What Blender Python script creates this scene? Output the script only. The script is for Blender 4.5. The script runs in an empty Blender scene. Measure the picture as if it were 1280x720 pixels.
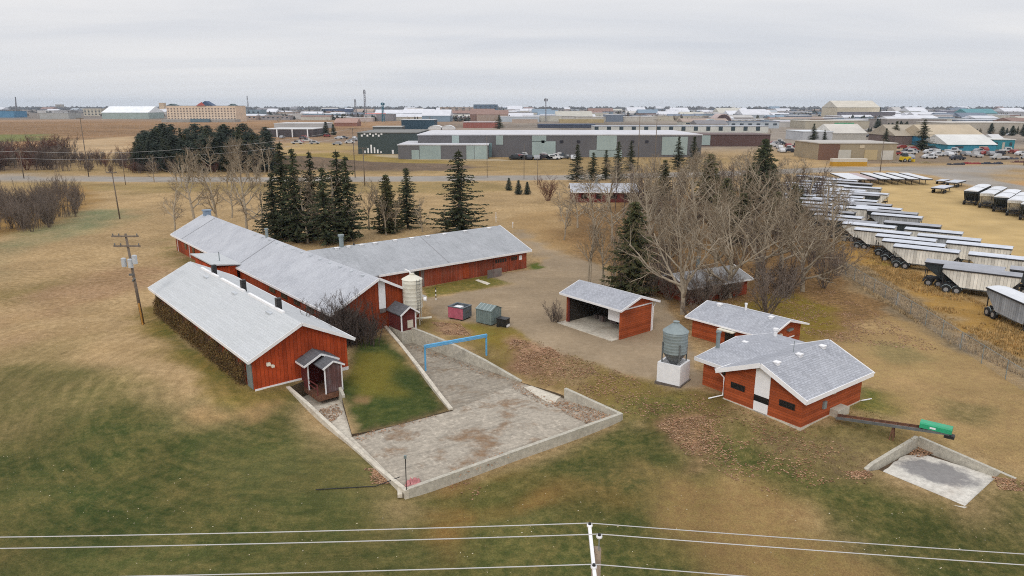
import bpy, bmesh, math, random
import numpy as np
from mathutils import Vector, Matrix
from mathutils.geometry import delaunay_2d_cdt
random.seed(7); RNG = np.random.default_rng(7)
S = bpy.context.scene
COL = S.collection
PI = math.pi
R = math.radians
# ------------------------------------------------------------------ camera model (also used to survey the site)
F = 880.0; H = 22.0; PITCH = math.atan2(227.0, F)
cp, sp = math.cos(PITCH), math.sin(PITCH)
def G(px, py, z=0.0):
    a = (px-640)/F; b = (360-py)/F
    dx, dy, dz = a, cp+b*sp, -sp+b*cp
    t = (z-H)/dz
    return (dx*t, dy*t, z)
def depth(P): return P[1]*cp-(P[2]-H)*sp
# ------------------------------------------------------------------ terrain
CTL = [(319,488,0),(195,385,0),(437,461,-.15),(180,410,0),(600,400,0),(680,428,0),(770,459,0),(845,483,0),(864,422,0),(1000,427,0),
 (904,500,0),(1000,536,-.1),(1078,502,0),(1100,400,0),(1270,490,0),(40,330,0),(60,420,0),(512,404,.1),(655,479,-1.4),(700,468,-.7),(712,487,-.95),
 (780,520,-1.5),(650,582,-1.85),(515,624,-1.95),(567,510,-1.3),(450,540,-1.3),(490,470,-.7),(432,500,-.9),(460,432,-.1),(480,416,-.2),(364,484,-.1),
 (425,552,-.95),(500,615,-1.6),(640,720,-2.2),(0,720,-1.8),(0,560,-.9),(200,600,-1.3),(1280,720,-2.),(1000,640,-1.6),(1150,549,-.3),(1085,592,-.9),
 (1268,600,-.7),(1200,642,-1.15),(850,560,-1.1),(910,590,-1.4),(600,330,0),(300,280,0),(800,330,0),(1200,340,0),(560,418,-.05),(610,440,-.55),(1000,330,0),(850,520,-.5)]
_P = np.array([G(*c) for c in CTL]); _c = _P[:, :2]
def _U(d2): return np.where(d2 > 1e-9, .5*d2*np.log(np.maximum(d2, 1e-9)), 0)
_n = len(_c)
_K = _U(((_c[:, None]-_c[None])**2).sum(2)) + np.eye(_n)*2.0
_A = np.zeros((_n+3, _n+3)); _A[:_n, :_n] = _K; _A[:_n, _n] = 1; _A[:_n, _n+1:] = _c; _A[_n, :_n] = 1; _A[_n+1:, :_n] = _c.T
_w = np.linalg.solve(_A, np.concatenate([_P[:, 2], [0, 0, 0]]))
def sstep(a, b, x):
    t = np.clip((x-a)/(b-a), 0, 1); return t*t*(3-2*t)
def TZ(xy):
    xy = np.atleast_2d(np.asarray(xy, float))[:, :2]
    out = np.zeros(len(xy))
    near = (xy[:, 1] < 130) & (xy[:, 1] > -40) & (abs(xy[:, 0]) < 110)
    q = xy[near]
    if len(q):
        z = _U(((q[:, None]-_c[None])**2).sum(2)) @ _w[:_n] + _w[_n] + q @ _w[_n+1:]
        z = np.minimum(np.maximum(z, -2.3), 0)
        z *= (1-sstep(75, 105, q[:, 1]))*(1-sstep(60, 90, abs(q[:, 0])))
        out[near] = z
    # low mound in the rough ground before the far road
    out += 4.2*np.exp(-(((xy[:, 0]+88)/36)**2+((xy[:, 1]-268)/14)**2))
    return out
def tz(x, y): return float(TZ([(x, y)])[0])
def GT(px, py):
    z = 0.
    for _ in range(12):
        P = G(px, py, z); z = .5*z+.5*tz(P[0], P[1])
    P = G(px, py, z); return (P[0], P[1], tz(P[0], P[1]))
# ------------------------------------------------------------------ materials
def nt(name):
    m = bpy.data.materials.new(name); m.use_nodes = True
    t = m.node_tree; b = t.nodes['Principled BSDF']; return m, t, b
def node(t, ty, **kw):
    n = t.nodes.new(ty)
    for k, v in kw.items():
        if k.startswith('i_'):
            n.inputs[k[2:].replace('_', ' ')].default_value = v
        else: setattr(n, k, v)
    return n
def L(t, a, b): t.links.new(a, b)
def noise(t, vec, scale, detail=4, rough=.55, dist=0):
    n = node(t, 'ShaderNodeTexNoise'); n.inputs['Scale'].default_value = scale; n.inputs['Detail'].default_value = detail
    n.inputs['Roughness'].default_value = rough; n.inputs['Distortion'].default_value = dist
    if vec is not None: L(t, vec, n.inputs['Vector'])
    return n.outputs['Fac']
def mrange(t, v, a, b, c, d):
    n = node(t, 'ShaderNodeMapRange'); n.inputs[1].default_value = a; n.inputs[2].default_value = b; n.inputs[3].default_value = c; n.inputs[4].default_value = d
    L(t, v, n.inputs[0]); return n.outputs[0]
def mth(t, op, a, b=None):
    n = node(t, 'ShaderNodeMath', operation=op)
    for i, v in enumerate((a, b)):
        if v is None: continue
        if isinstance(v, (int, float)): n.inputs[i].default_value = v
        else: L(t, v, n.inputs[i])
    return n.outputs[0]
def mixc(t, fac, a, b, blend='MIX'):
    n = node(t, 'ShaderNodeMix', data_type='RGBA', blend_type=blend)
    for i, v in ((0, fac), (6, a), (7, b)):
        if isinstance(v, (int, float)): n.inputs[i].default_value = v
        elif isinstance(v, tuple): n.inputs[i].default_value = (*v, 1) if len(v) == 3 else v
        else: L(t, v, n.inputs[i])
    return n.outputs[2]
def mulv(t, c, v):   # colour times scalar
    n = node(t, 'ShaderNodeVectorMath', operation='SCALE'); L(t, c, n.inputs[0])
    if isinstance(v, (int, float)): n.inputs['Scale'].default_value = v
    else: L(t, v, n.inputs['Scale'])
    return n.outputs[0]
def bump(t, b, h, strength=.4, dist=.03):
    n = node(t, 'ShaderNodeBump'); n.inputs['Strength'].default_value = strength; n.inputs['Distance'].default_value = dist
    L(t, h, n.inputs['Height']); L(t, n.outputs[0], b.inputs['Normal'])
def objco(t): return node(t, 'ShaderNodeTexCoord').outputs['Object']
def sep(t, v):
    n = node(t, 'ShaderNodeSeparateXYZ'); L(t, v, n.inputs[0]); return n.outputs
def comb(t, x, y, z):
    n = node(t, 'ShaderNodeCombineXYZ')
    for i, v in enumerate((x, y, z)):
        if isinstance(v, (int, float)): n.inputs[i].default_value = v
        else: L(t, v, n.inputs[i])
    return n.outputs[0]
MC = {}
def plain(name, col, rough=.75, var=.25, scale=2.5, metal=0., dirt=None, dirt_amt=.35, bmp=0.):
    if name in MC: return MC[name]
    m, t, b = nt(name); co = objco(t)
    n1 = noise(t, co, scale, 6, .6); n2 = noise(t, co, scale*9, 3)
    f = mth(t, 'ADD', mrange(t, n1, .3, .7, 1-var, 1+var), mrange(t, n2, .3, .7, -var*.4, var*.4))
    rgb = node(t, 'ShaderNodeRGB'); rgb.outputs[0].default_value = (*col, 1)
    c = rgb.outputs[0]
    if dirt: c = mixc(t, mrange(t, noise(t, co, scale*.6, 8, .7), .5, .75, 0, dirt_amt), c, dirt)
    oi = node(t, 'ShaderNodeObjectInfo').outputs['Random']
    f = mth(t, 'MULTIPLY', f, mrange(t, oi, 0, 1, .92, 1.08))
    L(t, mulv(t, c, f), b.inputs['Base Color'])
    b.inputs['Roughness'].default_value = rough; b.inputs['Metallic'].default_value = metal
    if bmp: bump(t, b, n2, bmp, .02)
    MC[name] = m; return m
def siding(name, col, vertical=True, pitch=.3, dirt=(.10,.05,.035), weather=.4):
    m, t, b = nt(name); co = objco(t); x, y, z = sep(t, co)
    u = mth(t, 'ADD', x, y) if vertical else z
    s = mth(t, 'FRACT', mth(t, 'MULTIPLY', u, 1/pitch))
    cell = mth(t, 'FLOOR', mth(t, 'MULTIPLY', u, 1/pitch))
    wn = node(t, 'ShaderNodeTexWhiteNoise', noise_dimensions='1D'); L(t, cell, wn.inputs['W'])
    groove = mrange(t, mth(t, 'ABSOLUTE', mth(t, 'SUBTRACT', s, .5)), .40, .5, 1, .45)
    st = comb(t, mth(t, 'MULTIPLY', x, 1 if vertical else .25), mth(t, 'MULTIPLY', y, 1 if vertical else .25), mth(t, 'MULTIPLY', z, .25 if vertical else 2.5))
    n1 = noise(t, st, 2.2, 8, .65); n2 = noise(t, co, .5, 5, .6)
    rgb = node(t, 'ShaderNodeRGB'); rgb.outputs[0].default_value = (*col, 1)
    c = mixc(t, mrange(t, n1, .45, .72, 0, weather), rgb.outputs[0], dirt)
    f = mth(t, 'MULTIPLY', mth(t, 'MULTIPLY', groove, mrange(t, wn.outputs['Value'], 0, 1, .82, 1.14)), mrange(t, n2, .3, .7, .74, 1.24))
    L(t, mulv(t, c, f), b.inputs['Base Color']); b.inputs['Roughness'].default_value = .8; b.inputs['Specular IOR Level'].default_value = .25
    bump(t, b, groove, .5, .02)
    return m
def shingles(name, col, row=.28, wid=.9, frost=.35, streak=.25, ky=1.1, con=1.):
    m, t, b = nt(name); co = objco(t); x, y, z = sep(t, co)
    br = node(t, 'ShaderNodeTexBrick'); br.inputs['Scale'].default_value = 1.0
    br.inputs['Brick Width'].default_value = wid; br.inputs['Row Height'].default_value = row; br.inputs['Mortar Size'].default_value = .018
    br.inputs['Color1'].default_value = (*[c*(1+.12*con) for c in col], 1); br.inputs['Color2'].default_value = (*[c*(1-.14*con) for c in col], 1)
    br.inputs['Mortar'].default_value = (*[c*(1-.35*con) for c in col], 1)
    L(t, comb(t, x, mth(t, 'MULTIPLY', y, ky), 0), br.inputs['Vector'])
    n1 = noise(t, co, .35, 8, .65); n2 = noise(t, comb(t, mth(t, 'MULTIPLY', x, 3), mth(t, 'MULTIPLY', y, .35), 0), 1.0, 6, .6); n3 = noise(t, co, 9, 4, .7)
    c = mixc(t, mrange(t, n1, .35, .65, 0, frost), br.outputs['Color'], (.54,.555,.585))
    c = mixc(t, mrange(t, n2, .5, .75, 0, streak), c, tuple(k*.45 for k in col))
    L(t, mulv(t, c, mrange(t, n3, .25, .75, .78, 1.2)), b.inputs['Base Color']); b.inputs['Roughness'].default_value = .9; b.inputs['Specular IOR Level'].default_value = .2
    bump(t, b, br.outputs['Fac'], -.3, .02)
    return m
def concrete(name, col, stain=(.12,.085,.06), leafy=.3, lines=True):
    m, t, b = nt(name); co = objco(t); x, y, z = sep(t, co)
    n1 = noise(t, co, .35, 10, .68, .3); n2 = noise(t, co, 3, 8, .7); n3 = noise(t, co, 14, 4, .7)
    ca, sa = math.cos(.58), math.sin(.58)
    u = mth(t, 'ADD', mth(t, 'MULTIPLY', x, ca), mth(t, 'MULTIPLY', y, sa)); v = mth(t, 'SUBTRACT', mth(t, 'MULTIPLY', y, ca), mth(t, 'MULTIPLY', x, sa))
    s1 = noise(t, comb(t, mth(t, 'MULTIPLY', u, .22), mth(t, 'MULTIPLY', v, 3.2), z), 1, 9, .78, .25)
    s2 = noise(t, comb(t, mth(t, 'MULTIPLY', u, 2.6), mth(t, 'MULTIPLY', v, .3), z), 1, 9, .78, .25)
    rgb = node(t, 'ShaderNodeRGB'); rgb.outputs[0].default_value = (*col, 1)
    c = rgb.outputs[0]
    if lines:
        c = mixc(t, mrange(t, mth(t, 'ADD', mth(t, 'MULTIPLY', s1, .55), mth(t, 'MULTIPLY', n1, .45)), .46, .62, 0, .75), c, tuple(k*.5 for k in col))
        c = mixc(t, mrange(t, mth(t, 'ADD', mth(t, 'MULTIPLY', s2, .6), mth(t, 'MULTIPLY', n2, .4)), .53, .66, 0, .6), c, tuple(min(.8, k*1.55) for k in col))
    c = mixc(t, mrange(t, n1, .52, .66, 0, leafy), c, stain)
    c = mulv(t, c, mth(t, 'MULTIPLY', mrange(t, n2, .3, .7, .75, 1.25), mrange(t, n3, .3, .7, .85, 1.15)))
    L(t, c, b.inputs['Base Color']); b.inputs['Roughness'].default_value = .88; b.inputs['Specular IOR Level'].default_value = .3
    bump(t, b, n2, .3, .02); return m
def leafmat(name, cols, rough=.7):
    m, t, b = nt(name)
    g = node(t, 'ShaderNodeNewGeometry'); cr = node(t, 'ShaderNodeValToRGB'); L(t, g.outputs['Random Per Island'], cr.inputs[0])
    el = cr.color_ramp.elements
    while len(el) < len(cols): el.new(.5)
    for i, c in enumerate(cols): el[i].position = i/(len(cols)-1); el[i].color = (*c, 1)
    oi = node(t, 'ShaderNodeObjectInfo').outputs['Random']
    co = objco(t)
    f = mth(t, 'MULTIPLY', mrange(t, oi, 0, 1, .8, 1.2), mrange(t, noise(t, co, .8, 3), .3, .7, .7, 1.3))
    L(t, mulv(t, cr.outputs[0], f), b.inputs['Base Color']); b.inputs['Roughness'].default_value = rough; b.inputs['Specular IOR Level'].default_value = .2
    return m
def ground_mat(name, fine=1.0, streak=True):
    m, t, b = nt(name); co = objco(t); x, y, z = sep(t, co)
    a1 = node(t, 'ShaderNodeAttribute', attribute_name='col').outputs['Color']; a2 = node(t, 'ShaderNodeAttribute', attribute_name='col2').outputs['Color']
    n1 = noise(t, co, .22, 9, .68, .6); n2 = noise(t, co, 1.7, 8, .72); n3 = noise(t, co, 9, 5, .75); n4 = noise(t, co, .05, 5, .6); n5 = noise(t, co, 26, 3, .8)
    if streak:  # faint on the left lawn only   # mowing passes run in arcs round the barns
        dx = mth(t, 'ADD', x, 14.); dy = mth(t, 'SUBTRACT', 58., y)
        rr = mth(t, 'SQRT', mth(t, 'ADD', mth(t, 'MULTIPLY', dx, dx), mth(t, 'MULTIPLY', dy, dy))); th = mth(t, 'ARCTAN2', dx, dy)
        st0 = noise(t, comb(t, mth(t, 'MULTIPLY', rr, 1.5), mth(t, 'MULTIPLY', th, 7.), 0), 1., 9, .74, .5)
        fade = mth(t, 'MULTIPLY', mrange(t, y, 60, 78, 1, 0), mrange(t, x, -8, 8, 1, 0))
        st = mth(t, 'ADD', mth(t, 'MULTIPLY', st0, fade), mth(t, 'MULTIPLY', n2, mth(t, 'SUBTRACT', 1., fade)))
        wv = mth(t, 'SINE', mth(t, 'ADD', mth(t, 'MULTIPLY', rr, 2*PI/1.35), mth(t, 'MULTIPLY', n1, 5.)))
        st = mth(t, 'ADD', st, mth(t, 'MULTIPLY', mth(t, 'MULTIPLY', wv, fade), mrange(t, noise(t, co, .12, 3), .40, .62, 0, .10)))
    else: st = n2
    mx = mth(t, 'ADD', mth(t, 'ADD', mth(t, 'MULTIPLY', n1, .45), mth(t, 'MULTIPLY', n2, .35)), mth(t, 'MULTIPLY', st, .3))
    c = mixc(t, mrange(t, mx, .48, .68, 0, 1), a1, a2)
    f = mth(t, 'MULTIPLY', mth(t, 'MULTIPLY', mrange(t, n3, .25, .75, .62, 1.38), mrange(t, n2, .25, .75, .82, 1.18)), mth(t, 'MULTIPLY', mrange(t, st, .3, .7, .87, 1.13), mth(t, 'MULTIPLY', mrange(t, n4, .3, .7, .86, 1.14), mrange(t, n5, .25, .75, .60, 1.40))))
    if not streak: f = mth(t, 'ADD', mth(t, 'MULTIPLY', f, .32), .68)
    c = mulv(t, c, f)
    L(t, c, b.inputs['Base Color']); b.inputs['Roughness'].default_value = .95; b.inputs['Specular IOR Level'].default_value = .1
    bump(t, b, mth(t, 'ADD', n3, mth(t, 'MULTIPLY', n2, .4)), .6*fine, .10)
    return m
# ------------------------------------------------------------------ mesh builder
class MB:
    def __init__(s): s.v = []; s.f = []
    def add(s, vs, fs):
        o = len(s.v); s.v += [tuple(p) for p in vs]; s.f += [tuple(i+o for i in q) for q in fs]; return s
    def hexa(s, p):  # 8 points: bottom 4 ccw, top 4 ccw
        return s.add(p, [(3,2,1,0),(4,5,6,7),(0,1,5,4),(1,2,6,5),(2,3,7,6),(3,0,4,7)])
    def box(s, x0, x1, y0, y1, z0, z1):
        return s.hexa([(x0,y0,z0),(x1,y0,z0),(x1,y1,z0),(x0,y1,z0),(x0,y0,z1),(x1,y0,z1),(x1,y1,z1),(x0,y1,z1)])
    def beam(s, p, q, w, h, up=(0,0,1)):
        p = Vector(p); q = Vector(q); d = (q-p).normalized(); u = Vector(up)
        if abs(d.dot(u)) > .95: u = Vector((1,0,0))
        r = d.cross(u).normalized()*(w/2); u = r.cross(d).normalized()*(h/2)
        return s.hexa([p-r-u, p+r-u, q+r-u, q-r-u, p-r+u, p+r+u, q+r+u, q-r+u])
    def prism(s, poly, x0, x1, ax='x'):
        n = len(poly)
        g = (lambda x, a, b: (x, a, b)) if ax == 'x' else (lambda x, a, b: (a, x, b)) if ax == 'y' else (lambda x, a, b: (a, b, x))
        vs = [g(x0, *p) for p in poly]+[g(x1, *p) for p in poly]
        return s.add(vs, [tuple(range(n)), tuple(range(2*n-1, n-1, -1))]+[(i, (i+1) % n+0, (i+1) % n+n, i+n) for i in range(n)])
    def tube(s, pts, rad, n=6, cap=True):
        pts = [Vector(p) for p in pts]; k = len(pts)
        if not hasattr(rad, '__len__'): rad = [rad]*k
        o = len(s.v)
        for i, p in enumerate(pts):
            d = (pts[min(i+1, k-1)]-pts[max(i-1, 0)]).normalized()
            a = d.cross(Vector((0,0,1)) if abs(d.z) < .9 else Vector((1,0,0))).normalized(); b = d.cross(a)
            for j in range(n):
                t = 2*PI*j/n; q = p+(a*math.cos(t)+b*math.sin(t))*rad[i]; s.v.append((q.x, q.y, q.z))
        for i in range(k-1):
            for j in range(n):
                j2 = (j+1) % n; s.f.append((o+i*n+j, o+i*n+j2, o+(i+1)*n+j2, o+(i+1)*n+j))
        if cap and n > 2: s.f.append(tuple(o+j for j in range(n-1, -1, -1))); s.f.append(tuple(o+(k-1)*n+j for j in range(n)))
        return s
    def lathe(s, prof, n=24, cx=0, cy=0):
        o = len(s.v)
        for r, z in prof:
            for j in range(n): t = 2*PI*j/n; s.v.append((cx+r*math.cos(t), cy+r*math.sin(t), z))
        k = len(prof)
        for i in range(k-1):
            for j in range(n): j2 = (j+1) % n; s.f.append((o+i*n+j, o+i*n+j2, o+(i+1)*n+j2, o+(i+1)*n+j))
        s.f.append(tuple(o+j for j in range(n-1, -1, -1))); s.f.append(tuple(o+(k-1)*n+j for j in range(n)))
        return s
    def cyl(s, c, axis, r, w, n=14):
        a = Vector(axis).normalized()*(w/2); c = Vector(c); return s.tube([c-a, c+a], r, n)
    def build(s, name, m, parent=None, smooth=False):
        me = bpy.data.meshes.new(name); me.from_pydata(s.v, [], s.f); me.materials.append(m)
        if smooth: me.polygons.foreach_set('use_smooth', [True]*len(me.polygons))
        if len(s.f) < 6000:
            bm = bmesh.new(); bm.from_mesh(me); bmesh.ops.recalc_face_normals(bm, faces=bm.faces); bm.to_mesh(me); bm.free()
        me.update()
        o = bpy.data.objects.new(name, me); COL.objects.link(o)
        if parent is not None: o.parent = parent
        return o
def tag(o, label=None, cat=None, group=None, kind=None):
    if label: o['label'] = label
    if cat: o['category'] = cat
    if group: o['group'] = group
    if kind: o['kind'] = kind
    return o
def thing(name, loc, rz, label, cat, group=None):
    o = bpy.data.objects.new(name, None); COL.objects.link(o); o.empty_display_size = .3
    o.location = loc; o.rotation_euler = (0, 0, rz); tag(o, label, cat, group); return o
def dup(o, loc=None, rz=0, sc=1., label=None, group=None, parent=None):
    c = o.copy(); COL.objects.link(c)
    if parent is None:
        c.location = loc; c.rotation_euler = (0, 0, rz); c.scale = (sc, sc, sc) if not hasattr(sc, '__len__') else sc
        if label: c['label'] = label
        if group: c['group'] = group
    else: c.parent = parent
    for ch in list(o.children): dup(ch, parent=c)
    return c
ORD = 'first second third fourth fifth sixth seventh eighth ninth tenth eleventh twelfth thirteenth fourteenth fifteenth sixteenth seventeenth eighteenth nineteenth twentieth'.split()
# ------------------------------------------------------------------ palette
RED_V = siding('red_board_siding', (.31,.056,.017), True, .32, (.12,.035,.02), .35)
RED_A = siding('red_painted_board_siding', (.41,.064,.018), True, .32, (.33,.040,.010), .5)
RED_W = siding('weathered_red_siding', (.29,.060,.028), True, .25, (.20,.12,.09), .5)
RED_H = siding('red_lap_siding', (.36,.080,.026), False, .2, (.26,.05,.017), .25)
DARK_RED = siding('dark_red_boards', (.15,.032,.03), True, .18, (.10,.06,.05), .5)
ROOF_A = shingles('pale_roof_shingles', (.53,.55,.56), .22, 3., .25, .10, 1.12, .35)
ROOF_B = shingles('frosted_roof_shingles', (.43,.445,.48), .17, .35, .6, .15, 1.12, .6)
ROOF_C = shingles('grey_roof_shingles', (.36,.375,.395), .17, .35, .35, .3, 1.06, .6)
ROOF_F = shingles('light_grey_roof_shingles', (.38,.395,.435), .19, .4, .25, .3, 1.1, 1.)
ROOF_DK = shingles('dark_porch_shingles', (.10,.10,.11), .25, .5, .15, .3)
WHITE = plain('white_trim_paint', (.82,.82,.83), .6, .06, 2, 0, (.5,.48,.44), .2)
CREAM = plain('cream_silo_steel', (.72,.69,.58), .5, .08, 1.5, 0, (.42,.33,.2), .35)
BRIGHT = plain('bright_galvanized', (.50,.53,.56), .5, .1, 2, .1)
GALV = plain('galvanized_steel', (.23,.275,.28), .5, .15, 2, .25, (.2,.22,.22), .4)
GALV_D = plain('dull_dark_steel', (.14,.15,.15), .55, .2, 2, .2)
BLACK = plain('black_metal', (.015,.015,.016), .5, .3)
DKGLASS = plain('dark_window_glass', (.012,.014,.016), .12, .2)
CONC_PAD = concrete('weathered_pad_concrete', (.39,.345,.28), (.22,.125,.06), .8)
CONC_RAMP = concrete('ramp_concrete', (.31,.27,.215), (.21,.13,.065), .6)
CONC_PALE = concrete('pale_concrete', (.58,.53,.44), (.17,.10,.055), .35, False)
CONC_WALL = concrete('retaining_concrete', (.46,.43,.36), (.2,.18,.13), .35, False)
STEEL_BLUE = plain('light_blue_paint', (.10,.36,.62), .5, .15, 3, 0, (.2,.17,.15), .3)
WOOD_POLE = plain('weathered_pole_wood', (.17,.135,.105), .9, .3, 4, 0, (.08,.06,.05), .5)
GREYWOOD = siding('grey_weathered_boards', (.22,.19,.175), True, .18, (.13,.05,.045), .7)
RUST = plain('rusty_steel', (.13,.06,.035), .85, .4, 4, 0, (.25,.09,.03), .6)
BARK = plain('cottonwood_bark', (.335,.28,.205), .95, .22, 3, 0, (.24,.195,.145), .5)
TWIG = plain('bare_twig_bark', (.21,.16,.105), .95, .3, 2)
TWIG_D = plain('dark_thicket_twigs', (.075,.055,.045), .95, .35, 2)
TWIG_R = plain('reddish_twigs', (.13,.055,.04), .95, .35, 2)
TWIG_G = plain('greyish_purple_twigs', (.16,.125,.10), .95, .35, 1)
SPR_BARK = plain('spruce_bark', (.07,.055,.045), .95, .3)
NEEDLE = leafmat('spruce_needles', [(.013,.021,.012),(.026,.036,.016),(.055,.062,.026),(.040,.034,.017)])
NEEDLE_B = leafmat('blue_grey_spruce_needles', [(.028,.044,.034),(.055,.072,.052),(.020,.032,.026),(.05,.048,.032)])
NEEDLE_T = leafmat('thin_spruce_needles', [(.028,.038,.016),(.060,.066,.024),(.09,.075,.03),(.02,.026,.012)])
VINE = leafmat('dry_vine_leaves', [(.09,.05,.022),(.17,.10,.035),(.12,.095,.032),(.25,.14,.05)])
LEAVES = leafmat('fallen_leaf_litter', [(.22,.11,.055),(.40,.22,.13),(.47,.31,.20),(.28,.14,.065),(.40,.26,.15),(.14,.075,.04)])
PALE_LEAF = leafmat('pale_scattered_leaves', [(.45,.38,.22),(.55,.50,.38),(.33,.24,.12)])
STRAW = leafmat('dry_tall_grass', [(.52,.33,.13),(.60,.40,.17),(.46,.30,.12),(.34,.25,.11)])
GREYSTRAW = leafmat('grey_dry_weeds', [(.38,.28,.16),(.44,.33,.19),(.28,.21,.13)])
WIRE = plain('aluminium_wire', (.50,.50,.50), .5, .05)
# ------------------------------------------------------------------ ground sheet
def pxpoly(pts, terr=False): return np.array([(GT(*p) if terr else G(*p))[:2] for p in pts])
def inside(P, poly):
    x, y = P[:, 0], P[:, 1]; c = np.zeros(len(P), bool); n = len(poly)
    for i in range(n):
        x1, y1 = poly[i]; x2, y2 = poly[(i+1) % n]
        k = ((y1 > y) != (y2 > y)) & (x < (x2-x1)*(y-y1)/((y2-y1) if abs(y2-y1) > 1e-12 else 1e-12)+x1); c ^= k
    return c
def sdist(P, poly):  # positive inside
    d = np.full(len(P), 1e18); n = len(poly)
    for i in range(n):
        a = poly[i]; b = poly[(i+1) % n]; ab = b-a; t = np.clip(((P-a)@ab)/(ab@ab+1e-12), 0, 1)
        q = P-a-t[:, None]*ab; d = np.minimum(d, (q*q).sum(1))
    d = np.sqrt(d); return np.where(inside(P, poly), d, -d)
def vnoise(P, s, seed=0):
    rng = np.random.default_rng(seed); T = rng.random((64, 64)); q = P/s; i = np.floor(q).astype(int); f = q-i; f = f*f*(3-2*f)
    g = lambda a, b: T[(i[:, 0]+a) % 64, (i[:, 1]+b) % 64]
    return (g(0,0)*(1-f[:,0])+g(1,0)*f[:,0])*(1-f[:,1])+(g(0,1)*(1-f[:,0])+g(1,1)*f[:,0])*f[:,1]
def fbm(P, s, seed=0, o=4): return sum(vnoise(P, s/2**k, seed+k)*.5**k for k in range(o))/sum(.5**k for k in range(o))
ZP = -1.4
K0 = G(362,484,-.1); K2 = G(511,617,-1.5); K3 = G(776,522,-1.25); K4 = G(705,498,ZP); K5 = G(651,478,ZP); K6 = G(503,424,ZP); K7 = G(482,417,-1.)
K8 = G(566,513,-1.38); K9 = G(440,546,ZP); K10 = G(428,503,-1.2); K11 = G(410,477,-1.)
PIT = np.array([k[:2] for k in (K0,K2,K3,K4,K5,K6,K7,K8,K9,K10,K11)])
N0 = G(1147,555,-.8); N1 = G(1268,603,-.9); N2 = G(1207,635,-1.1); N3 = G(1084,590,-.9)   # the small sunk pad by the conveyor
NZ = -1.12
PIT2 = np.array([N0[:2], N1[:2], G(1252,598,NZ)[:2], G(1206,634,NZ)[:2], G(1098,593,NZ)[:2], N3[:2]])
def rough(poly, seg, amp, seed):
    out = []; n = len(poly); rng = np.random.default_rng(seed)
    for i in range(n):
        a, b = poly[i], poly[(i+1) % n]; k = max(1, int(np.linalg.norm(b-a)/seg))
        for j in range(k): out.append(a+(b-a)*j/k+(rng.normal(0, amp, 2) if j else 0))
    return np.array(out)
DRIVE = rough(pxpoly([(531,374),(643,355),(612,344),(660,338),(684,334),(668,318),(640,292),(652,288),(690,312),(742,330),(775,352),(830,376),(850,404),(858,430),(866,447),(868,462),(890,478),(880,486),(845,484),(820,475),(770,463),(725,448),(680,431),(640,409),(590,403),(548,400),(534,388)]), 1.5, .12, 1)
YARD = rough(pxpoly([(1060,236),(1110,228),(1166,226),(1195,236),(1235,250),(1300,262),(1500,300),(1500,400),(1250,340),(1160,300),(1085,275),(1020,262),(985,240),(990,226),(1040,224)]), 4, .4, 2)
ROAD = rough(pxpoly([(-900,224),(-300,221.5),(0,219),(160,221),(330,221.5),(480,220.5),(700,219),(900,214),(1040,209),(1140,208),(1280,206),(1900,203),(1900,210),(1320,210),(1270,211),(1232,217),(1245,226),(1300,236),(1700,262),(1700,276),(1290,247),(1215,232),(1165,219),(1110,213),(1040,215),(900,220.5),(700,225),(500,227),(330,227.5),(160,227.5),(0,226),(-300,229),(-900,232)]), 12, .1, 3)
def grid(x0, x1, y0, y1, d, jit, ex=None):
    X, Y = np.meshgrid(np.arange(x0, x1, d), np.arange(y0, y1, d)); P = np.stack([X.ravel(), Y.ravel()], 1).astype(float)
    P += (RNG.random(P.shape)-.5)*d*jit
    if ex is not None: P = P[~((P[:, 0] > ex[0]) & (P[:, 0] < ex[1]) & (P[:, 1] > ex[2]) & (P[:, 1] < ex[3]))]
    return P
pts = np.concatenate([grid(-46, 62, 18, 102, .62, .6), grid(-130, 150, 8, 330, 2.2, .6, (-46, 62, 18, 102)), grid(-620, 760, -60, 900, 14, .6, (-130, 150, 8, 330)),
                      grid(-3000, 3000, -200, 3600, 120, .5, (-620, 760, -60, 900)), np.array([(-9000,-400),(9000,-400),(9000,9000),(-9000,9000),(0,9000),(-9000,4000),(9000,4000),(-4500,9000),(4500,9000)], float)])
edges = []; allp = [pts]; off = len(pts)
for poly in (PIT, PIT2, DRIVE, YARD, ROAD):
    q = rough(poly, .8, 0, 0) if poly is PIT or poly is PIT2 else poly
    n = len(q); allp.append(q); edges += [(off+i, off+(i+1) % n) for i in range(n)]; off += n
allp = np.concatenate(allp)
cv, ce, cf, *_ = delaunay_2d_cdt([Vector(p) for p in allp.tolist()], edges, [], 0, 1e-5)
V2 = np.array([(v.x, v.y) for v in cv]); TRI = np.array([tuple(f) for f in cf])
VZ = TZ(V2)
# --- base colours, painted as real patches of grass, soil, gravel and leaf litter
C1 = np.zeros((len(V2), 3)); C2 = np.zeros((len(V2), 3))
D = np.array
def paint(poly, c1, c2, feather=1.5, amt=1., wob=.9, seed=0, s=None):
    s_ = s if s is not None else max(3, feather*2.5)
    d = sdist(V2, poly)+(fbm(V2, s_, seed)-.5)*2*feather*wob*2
    w = (sstep(-feather, feather, d)*amt)[:, None]
    global C1, C2
    C1 = C1*(1-w)+D(c1)*w; C2 = C2*(1-w)+D(c2)*w
TAN = ((.285,.20,.108), (.35,.255,.148)); GREEN = ((.055,.067,.022), (.122,.102,.040)); DEEP = ((.034,.052,.016), (.070,.075,.025))
OLIVE = ((.135,.105,.040), (.22,.155,.070)); LITTER = ((.125,.075,.035), (.21,.125,.06)); GOLD = ((.34,.20,.065), (.25,.165,.07))
C1[:] = TAN[0]; C2[:] = TAN[1]
yy = V2[:, 1]
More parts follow.
